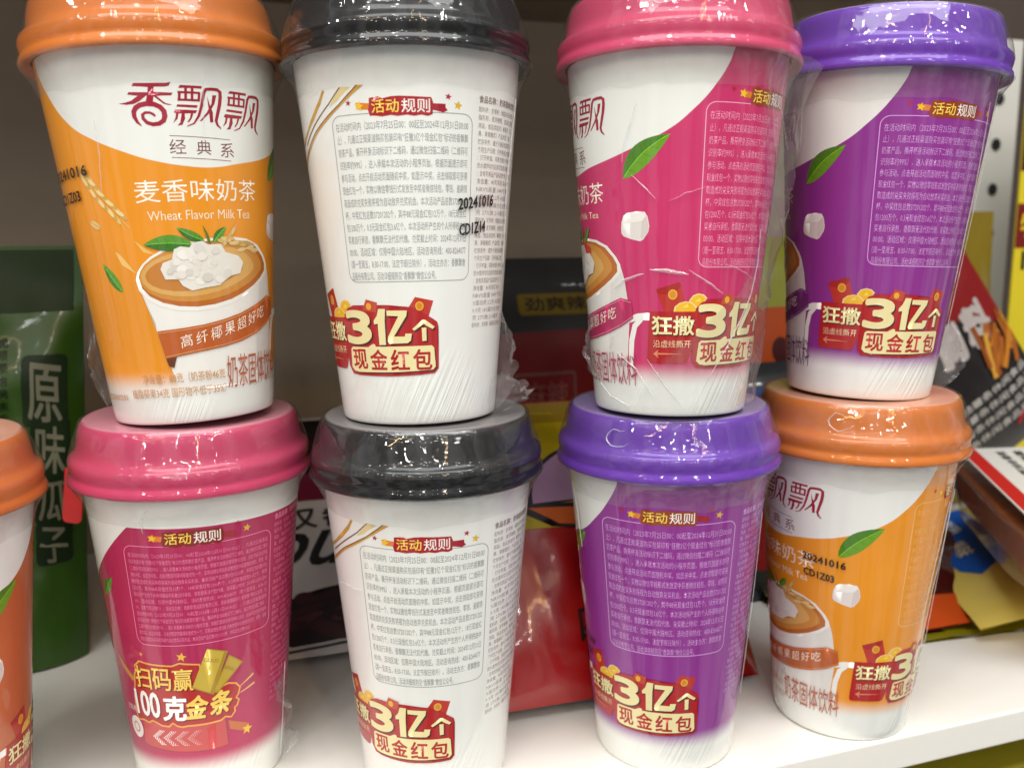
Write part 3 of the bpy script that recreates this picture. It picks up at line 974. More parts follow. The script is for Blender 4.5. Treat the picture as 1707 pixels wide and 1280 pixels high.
def a_goldbadge(A, pal):
    blob = [(-8.5, 53.2), (-7.8, 56.4), (-5.8, 58.4), (-6.4, 60.4), (-1.8, 63.1), (2.6, 62.7), (8.7, 62.4), (20.6, 62.2), (25.4, 63.4), (28.3, 63.0), (37.2, 62.2), (37.5, 57.6), (41.8, 50.7), (44.7, 49.9), (49.0, 50.8), (53.9, 51.6), (58.9, 50.6), (61.5, 48.3), (60.4, 45.5), (58.7, 44.2), (60.7, 42.9), (59.3, 40.5), (57.6, 40.0), (57.9, 38.2), (55.2, 36.1), (51.3, 36.9), (48.1, 35.7), (39.3, 35.4), (26.9, 35.3), (23.0, 34.9), (19.8, 35.4), (17.1, 36.7), (14.1, 35.0), (8.8, 35.2), (5.3, 36.2), (2.0, 36.9), (-1.2, 35.6), (-5.4, 36.3), (-11.6, 35.7), (-12.3, 39.1), (-11.7, 45.3)]
    A.poly([(-5.9, 37), (51.3, 37), (52.9, 23.7), (42.0, 23.2), (29.1, 23.2), (15.7, 23.5), (-4.0, 24.4), (-8.6, 25.1)], (196, 74, 76), 0)
    A.stroke([(-8.6, 25.1), (-4.0, 24.4), (15.7, 23.5), (29.1, 23.2), (42.0, 23.2), (52.9, 23.7)], .35, (140, 52, 56), 1)
    A.stroke([(52.9, 23.7), (51.3, 37)], .4, (140, 52, 56), 1)
    A.poly([(53.1, 34.8), (66.4, 30.9), (66.4, 26.9), (54.2, 30.6)], (196, 110, 60), 0)
    A.star(66.5, 28.0, 2.6, (236, 190, 50), 2)
    A.poly(blob, (176, 36, 38), 2)
    A.stroke(blob, .75, (232, 168, 84), 3, closed=True)
    A.poly([(54.8, 64.1), (63.7, 59.3), (47.1, 48.5), (44.0, 48.9)], (176, 146, 44), 4)
    A.poly([(55.2, 63.2), (62.4, 59.3), (47.4, 49.6), (45.2, 49.9)], (190, 160, 54), 5)
    A.poly([(42.2, 68.8), (54.3, 65.9), (44.4, 48.0), (31.6, 52.2)], (166, 136, 40), 6)
    A.poly([(42.0, 68.4), (52.0, 66.0), (42.4, 49.2), (32.2, 52.6)], (196, 168, 58), 7)
    A.text('GOLD', 39.8, 63.2, 48.6, 64.8, (150, 116, 40), 8, slope=-1.4)
    A.text('GOLD', 51.3, 58.8, 57.8, 60.2, (150, 116, 40), 8, slope=-2.4)
    for dx, dz, c, l in ((.7, -.5, (104, 20, 24), 4), (0, 0, (244, 206, 98), 5)):
        for i, ch in enumerate('扫码赢'):
            A.text(ch, -7 + i * 13.6 + dx, 51.2 + dz, 5.6 + i * 13.6 + dx, 61.0 + dz, c, l, bold=.014)
        A.text('金', 25.0 + dx, 38.2 + dz, 39.2 + dx, 48.8 + dz, c, l, bold=.03, shear=3)
        A.text('条', 40.5 + dx, 38.6 + dz, 54.6 + dx, 49.4 + dz, c, l, bold=.03, shear=3)
    for dx, dz, c, l in ((.7, -.5, (104, 20, 24), 4), (0, 0, (250, 244, 244), 5)):
        A.text('100', -11 + dx, 38.4 + dz, 9.4 + dx, 50.0 + dz, c, l, bold=.02)
        A.text('克', 10.6 + dx, 37.6 + dz, 26.6 + dx, 49.0 + dz, c, l, bold=.03, shear=1.5)
    # halftone chevrons on the tear strip
    for k in range(4):
        for i in range(-5, 6):
            for j in range(3):
                s = .36 - .055 * k - .03 * j
                A.ell(1.0 + k * 8.4 + abs(i) * 1.15 + j * 1.5, 29.6 + i * .62, s / A.asp, s, (250, 238, 238), 4, 8)
    # round seal, no code inside
    A.ell(-15, 31.5, 6.6, 4.9, (236, 230, 226), 3)
    A.ell(-15, 31.5, 3.4, 2.5, (196, 130, 128), 4)
    A.ell(-15, 31.5, 2.4, 1.8, (236, 226, 222), 5)
    A.text('扫码有奖', -22, 38.6, -9, 41.4, (250, 236, 232), 1)
    A.star(26.9, 66.0, 2.1, (236, 182, 60), 1); A.star(.6, 66.4, 1.0, (236, 160, 90), 1); A.star(28.4, 114.6 - 70, .1, RED, 0)
    A.stroke([(61.8, 48.7), (71.3, 52.1)], [.35, .9], (236, 190, 120), 1)
    A.stroke([(61.8, 45.7), (72.1, 47.8)], [.35, .9], (236, 190, 120), 1)
    A.poly([(-24.6, 62.6), (-8.4, 54.9), (-10.6, 52.6), (-21.5, 58.2)], (196, 140, 66), 0)


def skirt(parent, z_low=0.119, seed=0, a0=0, a1=360):
    def jit(t, r, z, j):
        k = 0.0004 * noise.noise((cos(t) * 7 + seed, sin(t) * 7, j * .35)) + 0.00025 * noise.noise((cos(t) * 30 + seed, sin(t) * 30, j * .2))
        return r + (k if 0 < j < 9 else 0), z + (0.0022 * noise.noise((cos(t) * 3 + seed, sin(t) * 3, 4)) * (9 - j) / 9)
    prof = []
    for j in range(10):
        s = j / 9
        z = 0.1328 + (z_low - 0.1328) * s
        edge = 0.04795
        r = rcone(z) + 0.00045 + (edge - rcone(0.1328)) * (1 - s) ** 1.9
        prof.append((r, z))
    prof.reverse()
    me = revolve('shrink_film', prof, 180, [film_mat()], None, a0, a1, jit)
    return link('shrink_film', me, parent)


def film_tail(parent, ang, z0, z1, out, seed, lean=0.0, thick=10, phi=0):
    """loose end of the shrink film standing off the cup"""
    vs, fs = [], []
    nz, ntt = 26, 9
    for i in range(nz + 1):
        s = i / nz
        z = z0 + (z1 - z0) * s
        sh = (sin(pi * min(1, s * .92 + .06)) ** .8) * (1 - .35 * s)
        for j in range(ntt + 1):
            t = j / ntt
            q = noise.noise((s * 5 + seed, t * 3, seed * 1.7))
            q2 = noise.noise((s * 13 + seed, t * 8, seed * .7))
            a = R(ang - phi) + t * (lean + .22 * q) + .05 * q2 * t
            rr = rcone(max(0, z)) + .0003 + t * out * sh * (1 + .25 * q2)
            vs.append((rr * sin(a), -rr * cos(a), z + .0016 * q2 * t))
    for i in range(nz):
        for j in range(ntt):
            a = i * (ntt + 1) + j
            fs.append((a, a + 1, a + ntt + 2, a + ntt + 1))
    return link('film_tail', mesh('film_tail', vs, fs, [film_mat('crumpled_film', .065, .03, .10, .5, 420, .8)]), parent)


def lid_film(seed):
    """the film pulled straight from the rim of the lid to its top edge, crimped where it shrank"""
    if ('lf', seed) in MATS:
        return MATS[('lf', seed)]
    prof = []
    for j in range(13):
        q = j / 12
        prof.append((0.0475 + (0.0421 - 0.0475) * q + 0.0005 * sin(pi * q), 0.1400 + (0.1561 - 0.1400) * q))
    prof += [(0.0416, 0.1565), (0.0411, 0.1568), (0.0404, 0.1569)]

    def jit(t, r, z, j):
        q = j / 12
        c, d = cos(t), sin(t)
        w = 0.00034 * noise.noise((c * 3.2 + seed, d * 3.2, q * 2.2)) + 0.00014 * noise.noise((c * 9 + seed, d * 9, q * 3))
        patch = max(0, noise.noise((c * 2.6 + seed * 2, d * 2.6, 5.0)) + .35)
        fall = max(0, 1 - abs(q - .98) / (.12 + .08 * noise.noise((c * 12, d * 12, seed))))
        cr = 0.00042 * patch * fall * noise.noise((c * 62 + seed, d * 62, q * 4))
        cr += 0.00016 * max(0, 1 - abs(q - .06) / .08) * noise.noise((c * 50, d * 50, seed))
        k = min(1, q * 5) if j <= 12 else .5
        return r + w * k + cr, z
    MATS[('lf', seed)] = revolve('shrink_film', prof, 760, [film_mat('lid_film', .012, .02, .035, .05, 110, .5)], None, 0, 360, jit)
    return MATS[('lf', seed)]


CUPS_P = {
    'U1': ((-0.12831, 0.35148, 0.15821), ((0.99875, -0.00012, -0.04991), (0.00102, 0.99983, 0.01819), (0.0499, -0.01822, 0.99859))),
    'U2': ((-0.03743, 0.35103, 0.15719), ((0.99992, 2e-05, -0.01298), (0.00032, 0.99965, 0.0263), (0.01298, -0.0263, 0.99957))),
    'U3': ((0.06512, 0.35888, 0.15758), ((0.99998, 0.00029, 0.00677), (-0.00051, 0.99948, 0.03239), (-0.00675, -0.03239, 0.99945))),
    'U4': ((0.15694, 0.3945, 0.15741), ((0.99913, 2e-05, 0.04179), (0.00013, 0.99999, -0.00342), (-0.04179, 0.00342, 0.99912))),
    'L1': ((-0.1342, 0.35742, 0.0003), ((0.99998, 0.0, 0.00651), (0, 1.0, 0.00052), (-0.00651, -0.00052, 0.99998))),
    'L2': ((-0.03521, 0.35503, 0.0002), ((1.0, 0.0, -0.00104), (0.0, 0.99999, 0.00355), (0.00104, -0.00355, 0.99999))),
    'L3': ((0.06832, 0.37296, 0.0003), ((0.99997, 0.0, -0.0081), (-2e-05, 1.0, -0.00298), (0.0081, 0.00298, 0.99996))),
    'L4': ((0.15769, 0.39643, 0.0003), ((0.99996, 0.0, 0.00889), (1e-05, 1.0, -0.0015), (-0.00889, 0.0015, 0.99996))),
    'L0': ((-0.224, 0.31067, 0.0002), ((1, 0, 0), (0, 1, 0), (0, 0, 1))),
}
PAL = {
    'orange': dict(kind='orange', body=(232, 148, 30), lid=(198, 110, 44), flav='麦香味奶茶', eng='Wheat Flavor Milk Tea', rib=(186, 92, 34), ribl=(232, 170, 110),
                   thin=(176, 88, 52), rule=(240, 186, 104), line=(242, 200, 128), ing=(240, 190, 110)),
    'pink': dict(kind='pink', body=(200, 48, 104), lid=(192, 66, 100), flav='草莓味奶茶', eng='Strawberry Milk Tea', rib=(180, 40, 92), ribl=(236, 150, 180),
                 thin=(170, 60, 90), rule=(240, 150, 184), line=(244, 170, 200), ing=(240, 150, 184)),
    'purple': dict(kind='purple', body=(142, 48, 144), lid=(102, 56, 164), flav='香芋味奶茶', eng='Taro Milk Tea', rib=(112, 40, 112), ribl=(190, 130, 200),
                   thin=(110, 50, 110), rule=(206, 150, 216), line=(220, 170, 230), ing=(206, 150, 216)),
    'white': dict(kind='white', body=None, lid=(16, 16, 18), rule=(140, 146, 147), line=(156, 163, 161), ing=(154, 141, 135), badge_off=-8.0),
    'gold': dict(kind='gold', body=(176, 36, 86), lid=(188, 60, 96), rule=(232, 122, 168), line=(240, 140, 184), ing=(236, 130, 170)),
    'rust': dict(kind='orange', body=(192, 100, 54), lid=(194, 104, 44), flav='麦香味奶茶', eng='Wheat Flavor Milk Tea', rib=(150, 60, 34), ribl=(220, 150, 110),
                 thin=(150, 70, 50), rule=(230, 170, 120), line=(232, 180, 140), ing=(230, 170, 120)),
}
G = 'stacked milk tea cups'
CUPS = [
    # key, palette, rotation of the print, label
    ('L0', 'rust', 105, 'rust orange cup with orange lid and nothing on top, left of the crimson cup'),
    ('L1', 'gold', -21, 'crimson cup with pink lid and gold bar prize badge, under the tilted orange cup'),
    ('L2', 'white', -35.5, 'white cup with black lid in the lower row, carrying the other white cup'),
    ('L3', 'purple', -49, 'purple cup with purple lid in the lower row, under the pink cup'),
    ('L4', 'orange', 15.5, 'orange cup with orange lid standing on the shelf edge, under a purple cup'),
    ('U1', 'orange', 128, 'orange cup showing its printed tea picture, leaning on top of a pink lid'),
    ('U2', 'white', -35.5, 'white cup with black lid in the upper row, standing on a black lid'),
    ('U3', 'pink', 5.0, 'pink cup in loose shiny film, standing on a purple lid'),
    ('U4', 'purple', -23.5, 'purple cup in the upper row, standing on an orange lid'),
]
lid_me = {}
body_me = {}
roots = {}
for key, pk, phi, label in CUPS:
    pal = PAL[pk]
    P, M = CUPS_P[key]
    mw = Matrix.Translation(P) @ Matrix(M).to_quaternion().to_matrix().to_4x4() @ Matrix.Rotation(R(phi), 4, 'Z')
    root = thing('milk_tea_cup', label, 'drink cup', mw, G)
    roots[key] = root
    if pk not in body_me:
        if pal['body'] is None:
            bmt = body_mat(pk, None, None, 'AUTO')
        elif pk == 'gold':
            bmt = body_mat(pk, pal['body'], HEX, 'VECTOR', (12, 22))
        else:
            bmt = body_mat(pk, pal['body'], SW, 'AUTO')
        body_me[pk] = revolve('cup_body', BODY_PROF, 300, [bmt])
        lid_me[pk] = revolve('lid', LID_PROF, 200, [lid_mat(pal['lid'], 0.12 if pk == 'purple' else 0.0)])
    link('cup_body', body_me[pk], root)
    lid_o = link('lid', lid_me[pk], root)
    link('shrink_film', lid_film(len(roots) % 4 + 1), lid_o)

    def vis(a0, a1):
        c = (a0 + a1) / 2 + phi
        c = (c + 180) % 360 - 180
        h = (a1 - a0) / 2
        return c - h < 92 and c + h > -92

    def part(name, fn, a0, a1):
        if vis(a0, a1):
            A = Art(on_cup)
            fn(A, pal)
            A.build(name, root)

    if pk in ('orange', 'pink', 'purple', 'rust'):
        part('brand_lettering', a_logo, -128, -52)
        part('series_lettering', a_series, -107, -73)
        part('flavour_lettering', a_flav, -126, -58)
        part('english_lettering', a_eng, -121, -63)
        part('cup_picture', a_pic, -133, -28)
        part('tea_leaf_print', a_leaf, -44, -17)
        part('coconut_cube_print', a_cube, -46, -28)
        part('drink_name_lettering', a_drink_name, -85, -38)
        part('promo_badge', a_badge, -30, 64)
        part('rules_panel', a_rules, 0, 80)
        part('rules_heading', a_head, 15, 70)
        part('ingredients_text', a_ingr, 86, 124)
        if pk == 'orange':
            part('net_weight_text', a_net, -190, -87)
            part('wheat_print', a_wheat, -157, -132)
            part('small_leaf_print', a_leaf_small, -153, -143)
            part('splash_print', a_splash, -143, -121)
    elif pk == 'white':
        part('gold_leaf_print', a_gold, -42, 20)
        part('promo_badge', a_badge, -38, 56)
        part('rules_panel', a_rules, 0, 74)
        part('rules_heading', a_head, 11, 68)
        part('ingredients_text', a_ingr, 78, 116)
    else:
        part('rules_panel', a_rules_dense, 0, 83)
        part('rules_heading', a_head, 11, 68)
        part('gold_bar_badge', a_goldbadge, -22, 72)
        part('tea_leaf_print', lambda A, p: leaf(A, (-26, 88), (-14, 97), 2.4, .5, (96, 150, 40), (70, 120, 34)), -30, -14)
        part('ingredients_text', a_ingr, 86, 124)
    st = {'U1': ('20241016', 'CD1Z03', -187, 90.3, 36, 3.8, 1.0), 'U2': ('20241016', 'CD1Z14', 66.5, 78.0, 25.0, 4.2, 2.0),
          'L4': ('20241016', 'CD1Z03', -66.5, 85.0, 28, 3.4, -1.6), 'L3': ('20241009', 'CD1Z05', -41, 51.0, 24, 2.8, .4)}.get(key)
    if st:
        A = Art(on_cup)
        stamp(A, *st)
        A.build('date_stamp', root)
    skirt(root, 0.1205, seed=hash(key) % 17 if False else sum(map(ord, key)))

# loose film ends
film_tail(roots['U1'], -80, 0.006, 0.040, 0.0055, 1, .25, phi=128)
film_tail(roots['U2'], 84, 0.002, 0.040, 0.0105, 2, -.2, phi=-35.5)
film_tail(roots['U4'], 83, 0.003, 0.034, 0.0125, 3, -.25, phi=-23.5)
film_tail(roots['U2'], 66, 0.0006, 0.015, 0.0165, 9, .4, phi=-35.5)
film_tail(roots['L1'], 86, 0.004, 0.042, 0.0120, 4, -.3, phi=-21)
film_tail(roots['L4'], -82, 0.002, 0.032, 0.0065, 5, .25, phi=15.5)
film_tail(roots['U3'], -84, 0.012, 0.038, 0.0075, 6, .3, phi=5)


def ss(x, a, b):
    t = min(1, max(0, (x - a) / (b - a)))
    return t * t * (3 - 2 * t)


def loose_wrap(parent, phi, a_start, a1, zlow, ztop, bulge, seed):
    na, nz = 120, 100
    vs, fs = [], []
    for j in range(nz + 1):
        v = j / nz
        z = zlow + (ztop - zlow) * v
        a0 = a_start(z) + 2.5 * noise.noise((z * 160, 2.2, seed))
        for i in range(na + 1):
            u = i / na
            a = a0 + (a1 - a0) * u
            n1 = noise.noise((a * .035 + seed, z * 34, .3))
            n2 = 1 - abs(noise.noise((a * .05 + seed + z * 30, z * 45, 3.1))) * 2
            d = bulge(a, z) * (1 + .25 * n1) + .0013 * max(0, n2) ** 3 * min(1, u * 8) + .0004 * n1
            d += .0013 * math.exp(-((a - a0) / 1.6) ** 2) * (1 + .6 * noise.noise((z * 300, 1, seed)))     # rolled free edge
            edge = 0.04795 - rcone(0.1328)
            d += edge * max(0, (z - .112) / .0208) ** 1.9 if z > .112 else 0
            r = rcone(z) + .0008 + max(0, d)
            t = R(a - phi)
            vs.append((r * sin(t), -r * cos(t), z))
    for j in range(nz):
        for i in range(na):
            q = j * (na + 1) + i
            fs.append((q, q + 1, q + na + 2, q + na + 1))
    return link('loose_film', mesh('loose_film', vs, fs, [film_mat('loose_clear_film', .05, .004, .05, .07, 70, .6)]), parent)


loose_wrap(roots['U3'], 5, lambda z: -32 + 76 * ss(z, .004, .062) - 8 * ss(z, .085, .13), 150, .003, .1328,
           lambda a, z: .0065 * ss(a, 48, 85) * (.35 + .65 * ss(z, .02, .09)), 11)

def lid_r(z):
    p = LID_PROF
    for i in range(12, len(p) - 1):
        if p[i][1] <= z <= p[i + 1][1]:
            f = (z - p[i][1]) / max(1e-9, p[i + 1][1] - p[i][1])
            return p[i][0] + (p[i + 1][0] - p[i][0]) * f
    return 0.0454


def crease(parent, pts, w=0.5, h=0.00045, seed=0, rf=None, off=0.0007):
    """a raised fold of the film: a thin ridge along a line given as (degrees, mm up)"""
    q = []
    for k in range(len(pts) - 1):
        n = max(3, int(max(abs(pts[k][0] - pts[k + 1][0]) / 1.5, abs(pts[k][1] - pts[k + 1][1]) / 1.5)))
        q += [(pts[k][0] + (pts[k + 1][0] - pts[k][0]) * t / n, pts[k][1] + (pts[k + 1][1] - pts[k][1]) * t / n) for t in range(n)]
    q.append(pts[-1])
    vs, fs = [], []
    n = len(q)
    for k, (a, z) in enumerate(q):
        u = q[max(0, k - 1)]; v = q[min(n - 1, k + 1)]
        dx, dz = (v[0] - u[0]) * .65, v[1] - u[1]
        l = sqrt(dx * dx + dz * dz) or 1
        nx, nz = -dz / l, dx / l
        t = k / max(1, n - 1)
        ww = w * (0.25 + .75 * sin(pi * min(1, max(0, t)))) * (1 + .5 * noise.noise((k * .9, seed, 2.0)))
        jx, jz = .35 * noise.noise((k * .45, seed, 7.0)), .35 * noise.noise((k * .45, seed, 17.0))
        for m, hh in ((-.5, 0), (0, h * (0.6 + .6 * abs(noise.noise((k * .7, seed, 5.0))))), (.5, 0)):
            zz = z + jz + nz * ww * m
            r = (rf or rcone)(zz / 1000) + off + hh
            th = R(a + (jx + nx * ww * m) / .65)
            vs.append((r * sin(th), -r * cos(th), zz / 1000))
    for k in range(n - 1):
        for m in (0, 1):
            fs.append((k * 3 + m, k * 3 + m + 1, k * 3 + m + 4, k * 3 + m + 3))
    return link('film_crease', mesh('film_crease', vs, fs, [film_mat('film_fold', .34, .05, .12, .1, 300, 1.0)], smooth=False), parent)


CREASES = {
    'U3': [([(44, 70.5), (46, 58), (42, 46), (33, 36), (22, 25), (11, 15)], .9), ([(15.3, 57.9), (33.3, 54.3), (46, 51)], .45), ([(-52, 48.4), (-45.4, 51.5), (-31.7, 54.2)], 1.3),
           ([(-28, 55.6), (-17.0, 55.1), (-5.7, 53.8)], 1.6), ([(-5.8, 55.5), (7.1, 50.7), (18.1, 46.2)], .8), ([(-72, 16), (-63.7, 22.1), (-55.3, 29.7)], .8),
           ([(-72, 11), (-60, 6.2), (-44, 3.4)], .8), ([(-38.2, 89.9), (-30.8, 85.4), (-24.5, 81.0)], .5), ([(-18.0, 79.9), (-9.1, 82.7), (1.4, 85.1)], .3),
           ([(-34.1, 115.3), (-42.0, 100.7), (-43.4, 94.8)], .35), ([(-30, 22), (-18, 12), (-6, 4)], .7), ([(-52, 24), (-38, 18), (-26, 8)], .5)],
    'U1': [([(-86.4, 126), (-88.7, 117.2), (-89.5, 100)], .3), ([(-140, 109.3), (-141.2, 97.4), (-143.8, 85.4)], .3)],
    'L2': [([(-24.7, 90.7), (-14, 91.9), (-5.8, 91.6), (-0.6, 92.0)], .6)],
    'L4': [([(45.4, 115.3), (33.2, 71.4), (29.3, 26.1), (23.0, 6)], .55), ([(33, 112), (25.1, 67.7), (21.1, 14.3)], .35), ([(57, 120), (48, 80), (44, 40)], .5)],
    'U4': [([(74.8, 127.4), (83, 100.0), (84, 67.9), (83, 30)], .6), ([(66, 122), (72, 90), (73, 50)], .4)],
    'U2': [([(112, 120), (106, 90.2), (108, 58.6)], .5)],
    'L1': [([(17.5, 128), (13.2, 122.8), (14, 118)], .6), ([(103, 48), (104, 19.6), (103, 4)], .7)],
    'L3': [([(108, 113), (116, 70), (117, 27)], .6), ([(-28, 124), (-24, 112), (-22, 96)], .4)],
}
for key, cl in CREASES.items():
    for k, (pts, w) in enumerate(cl):
        crease(roots[key], pts, w, seed=k * 3.7 + ord(key[1]))
for key, a, z, rr in (('L3', 14, 148.8, 4.6), ('L4', -45.5, 149.5, 4.8), ('U3', -22, 148.5, 3.0)):
    crease(roots[key], [(a + rr / .72 * cos(R(20 * k)) * (1 + .12 * noise.noise((k * .6, a, 1))), z + rr * .7 * sin(R(20 * k)) * (1 + .35 * noise.noise((k * .6, a, 9)))) for k in range(3, 18)],
           .5, .0004, a, lambda z: .0475 + (.0421 - .0475) * (z - .14) / .0161 + .0005, .0004)

# ------------------------------------------------------------------ goods behind the cups


class Pack:
    """a filled pouch: flat sealed edges, swollen middle, creased foil"""

    def __init__(s, name, label, cat, base, yaw, lean, w, h, t, col, seed=0, rough=0.35, coat=0.4, top_seal=0.012, roll=0.0, flat_bottom=False, crease=0.0016, taper=0.0):
        s.w, s.h, s.t, s.seed, s.fb, s.cr, s.tp = w, h, t, seed, flat_bottom, crease, taper
        mw = (Matrix.Translation(base) @ Matrix.Rotation(yaw, 4, 'Z') @ Matrix.Rotation(-lean, 4, 'X') @ Matrix.Rotation(roll, 4, 'Y'))
        s.root = thing(name, label, cat, mw)
        nx, nz = 40, 48
        vs, fs = [], []
        for side in (-1, 1):
            for i in range(nx + 1):
                for j in range(nz + 1):
                    x = -w / 2 + w * i / nx
                    z = h * j / nz
                    vs.append((x * s.k(z), side * s.f(x, z, side), z))
        off = (nx + 1) * (nz + 1)
        for i in range(nx):
            for j in range(nz):
                a = i * (nz + 1) + j
                fs.append((a, a + nz + 1, a + nz + 2, a + 1))
                b = a + off
                fs.append((b, b + 1, b + nz + 2, b + nz + 1))
        me = mesh('pack_body', vs, fs, [plain('foil_pack', col, rough, coat, bump=.12, bscale=45)])
        link('pack_body', me, s.root)

    def f(s, x, z, side=-1):
        u = min(1, abs(2 * x / s.w)); v = min(1, max(0, z / s.h))
        p = max(0, 1 - u ** 2.6) ** .7
        q = (1 if s.fb and v < .3 else max(0, sin(pi * min(1, v * .94 + .03))) ** .55) * (1 - ss(v, .72, .97) * .9)
        n = noise.noise((x * 30 + z * 8 + s.seed, z * 17, side * 3.1)) + .5 * noise.noise((x * 70 + s.seed, z * 50, side)) - .5 * abs(noise.noise((x * 24 - z * 10, z * 20 + s.seed, 8)))
        return max(0.0004, s.t / 2 * p * q + s.cr * n * (.3 + p * q))

    def k(s, z):
        return 1 + s.tp * (z / s.h - .5)

    def art(s):
        return Art(lambda x, z, l: (x / 1000 * s.k(z / 1000), -(s.f(x / 1000, z / 1000) + .0003 + .00012 * l), z / 1000), 1.0, 5.0, 5.0, False)


# green stand-up pouch at the left
g = Pack('green_pouch', 'dark green stand-up pouch with pale vertical lettering behind the left cups', 'snack pouch',
         (-0.324, 0.440, 0.0005), R(12), R(3), 0.190, 0.224, 0.056, (44, 84, 3), 3, flat_bottom=True, coat=.2, rough=.36, crease=.0048, taper=.13)
A = g.art()
A.poly([(-91, 186), (91, 190), (91, 222), (-91, 222)], (24, 48, 3), 0)
A.build('top_band', g.root)
A = g.art()
for i, (ch, cx, cz, cw, chh) in enumerate((('原', 79, 149, 15, 31), ('味', 81, 119, 13, 25), ('瓜', 82, 92, 12, 22), ('子', 82, 68, 12, 20))):
    A.rrect(cx - cw * .66, cz - chh * .6, cx + cw * .66, cz + chh * .6, 3, 0, None, 1 + i * .2, fill=(16, 40, 10))
    A.text(ch, cx - cw / 2, cz - chh / 2, cx + cw / 2, cz + chh / 2, (122, 124, 104), 3, bold=.012, slope=-3)
A.build('flavour_lettering', g.root)
A = g.art()
for k in range(4):
    for i in range(9):
        A.text('焦香酥脆颗颗饱满'[(i + k) % 8], 36 + k * 7.5, 172 - i * 6.5, 41 + k * 7.5, 177 - i * 6.5, (16, 30, 12), 1)
A.build('small_lettering', g.root)
A = g.art()
A.text('哈', 44, 180, 58, 196, (176, 176, 150), 1, bold=.01)
A.build('brand_lettering', g.root)
# red tag hanging from the pouch's right rim
bm = bmesh.new()
pts = []
for cx, cz, a in ((.004, .02, 0), (-.004, .02, 90), (-.004, -.0115, 180), (.004, -.0115, 270)):
    for k in range(6):
        t = R(a + 18 * k)
        pts.append((cx + .004 * cos(t), cz + .004 * sin(t)))
fr = [bm.verts.new((x, -.0006, z)) for x, z in pts]
bk = [bm.verts.new((x, .0006, z)) for x, z in pts]
bm.faces.new(fr); bm.faces.new(bk[::-1])
for i in range(len(pts)):
    j = (i + 1) % len(pts)
    bm.faces.new((fr[i], bk[i], bk[j], fr[j]))
bmesh.ops.recalc_face_normals(bm, faces=bm.faces[:])
me = bpy.data.meshes.new('red_tag'); bm.to_mesh(me); bm.free()
me.materials.append(plain('red_plastic', (214, 30, 30), .35, .3))
rt = link('red_tag', me)
rt.matrix_world = Matrix.Translation((-0.2228, 0.430, 0.0970)) @ Matrix.Rotation(R(8), 4, 'Y') @ Matrix.Diagonal((0.6, 1, 0.75, 1))
rt['label'] = 'small round-ended red plastic tag hanging by the green pouch behind the crimson cup'
rt['category'] = 'tag'

# white pack with brush lettering, between the lower crimson and white cups
wp = Pack('white_snack_pack', 'white snack pack with black brush lettering and dark food picture between the lower cups', 'snack pack',
          (-0.080, 0.452, 0.002), R(16), R(58), 0.15, 0.19, 0.035, (196, 190, 186), 8, rough=.45)
A = wp.art()
A.poly([(-74, 122), (74, 122), (74, 188), (-74, 188)], (20, 10, 14), 0)
A.poly([(-74, 100), (74, 100), (74, 124), (-74, 124)], (110, 22, 50), 1)
A.build('top_band', wp.root)
A = wp.art()
for i, ch in enumerate('浓又香'):
    A.text(ch, -52 + i * 17, 78, -38 + i * 17, 93, (52, 46, 46), 1, bold=.03)
A.build('small_lettering', wp.root)
A = wp.art()
A.text('ou', -58, 52, -12, 76, (30, 26, 28), 1, bold=.02, shear=12)
A.build('brush_lettering', wp.root)
A = wp.art()
A.poly([(-74, 18), (-60, 28), (-30, 36), (0, 40), (40, 42), (74, 38), (74, 12), (30, 8), (-40, 6)], (34, 12, 18), 0)
rd = random.Random(2)
for i in range(22):
    A.ell(rd.uniform(-62, 60), rd.uniform(13, 33), rd.uniform(6, 16), rd.uniform(2, 4), rd.choice([(60, 18, 28), (26, 8, 12), (80, 34, 42), (46, 14, 22)]), 1 + i % 4, 14, rot=rd.uniform(-.5, .5))
A.stroke([(-74, 2), (-30, 4), (20, 6), (74, 10)], 1.4, (50, 40, 40), 1)
A.build('food_picture', wp.root)

# tall black and red pack, standing far back between the two middle stacks
bp = Pack('spicy_snack_pack', 'black and red snack pack with yellow strip at the back between the middle stacks', 'snack pack',
          (0.012, 0.585, 0.001), R(18), R(3), 0.17, 0.212, 0.05, (10, 10, 13), 12, coat=.1, rough=.5)
A = bp.art()
A.poly([(-84, 90), (84, 84), (84, 158), (40, 164), (0, 158), (-84, 162)], (112, 10, 8), 0)
A.poly([(-84, 64), (84, 60), (84, 96), (-84, 98)], (150, 70, 8), 1)
A.poly([(-84, 2), (84, 2), (84, 62), (-84, 66)], (120, 12, 14), 1)
A.build('colour_bands', bp.root)
A = bp.art()
A.rrect(-8, 174, 46, 188, 3, 0, None, 1, fill=(116, 98, 10))
A.text('劲爽辣', -3, 176.5, 41, 186, (24, 20, 12), 2, bold=.02)
A.build('title_lettering', bp.root)
A = bp.art()
A.rrect(-16, 108, 26, 136, 2, 2.2, (110, 66, 58), 2)
A.text('麻辣', -11, 112, 21, 131, (122, 60, 52), 2, bold=.02)
A.build('framed_lettering', bp.root)
A = bp.art()
A.text('川香', -10, 52, 36, 80, (210, 170, 160), 3, bold=.02, shear=6)
for i in range(5):
    A.star(-18 + i * 14, 40 + (i % 2) * 6, 4, (190, 110, 40), 3)
A.build('slogan_lettering', bp.root)

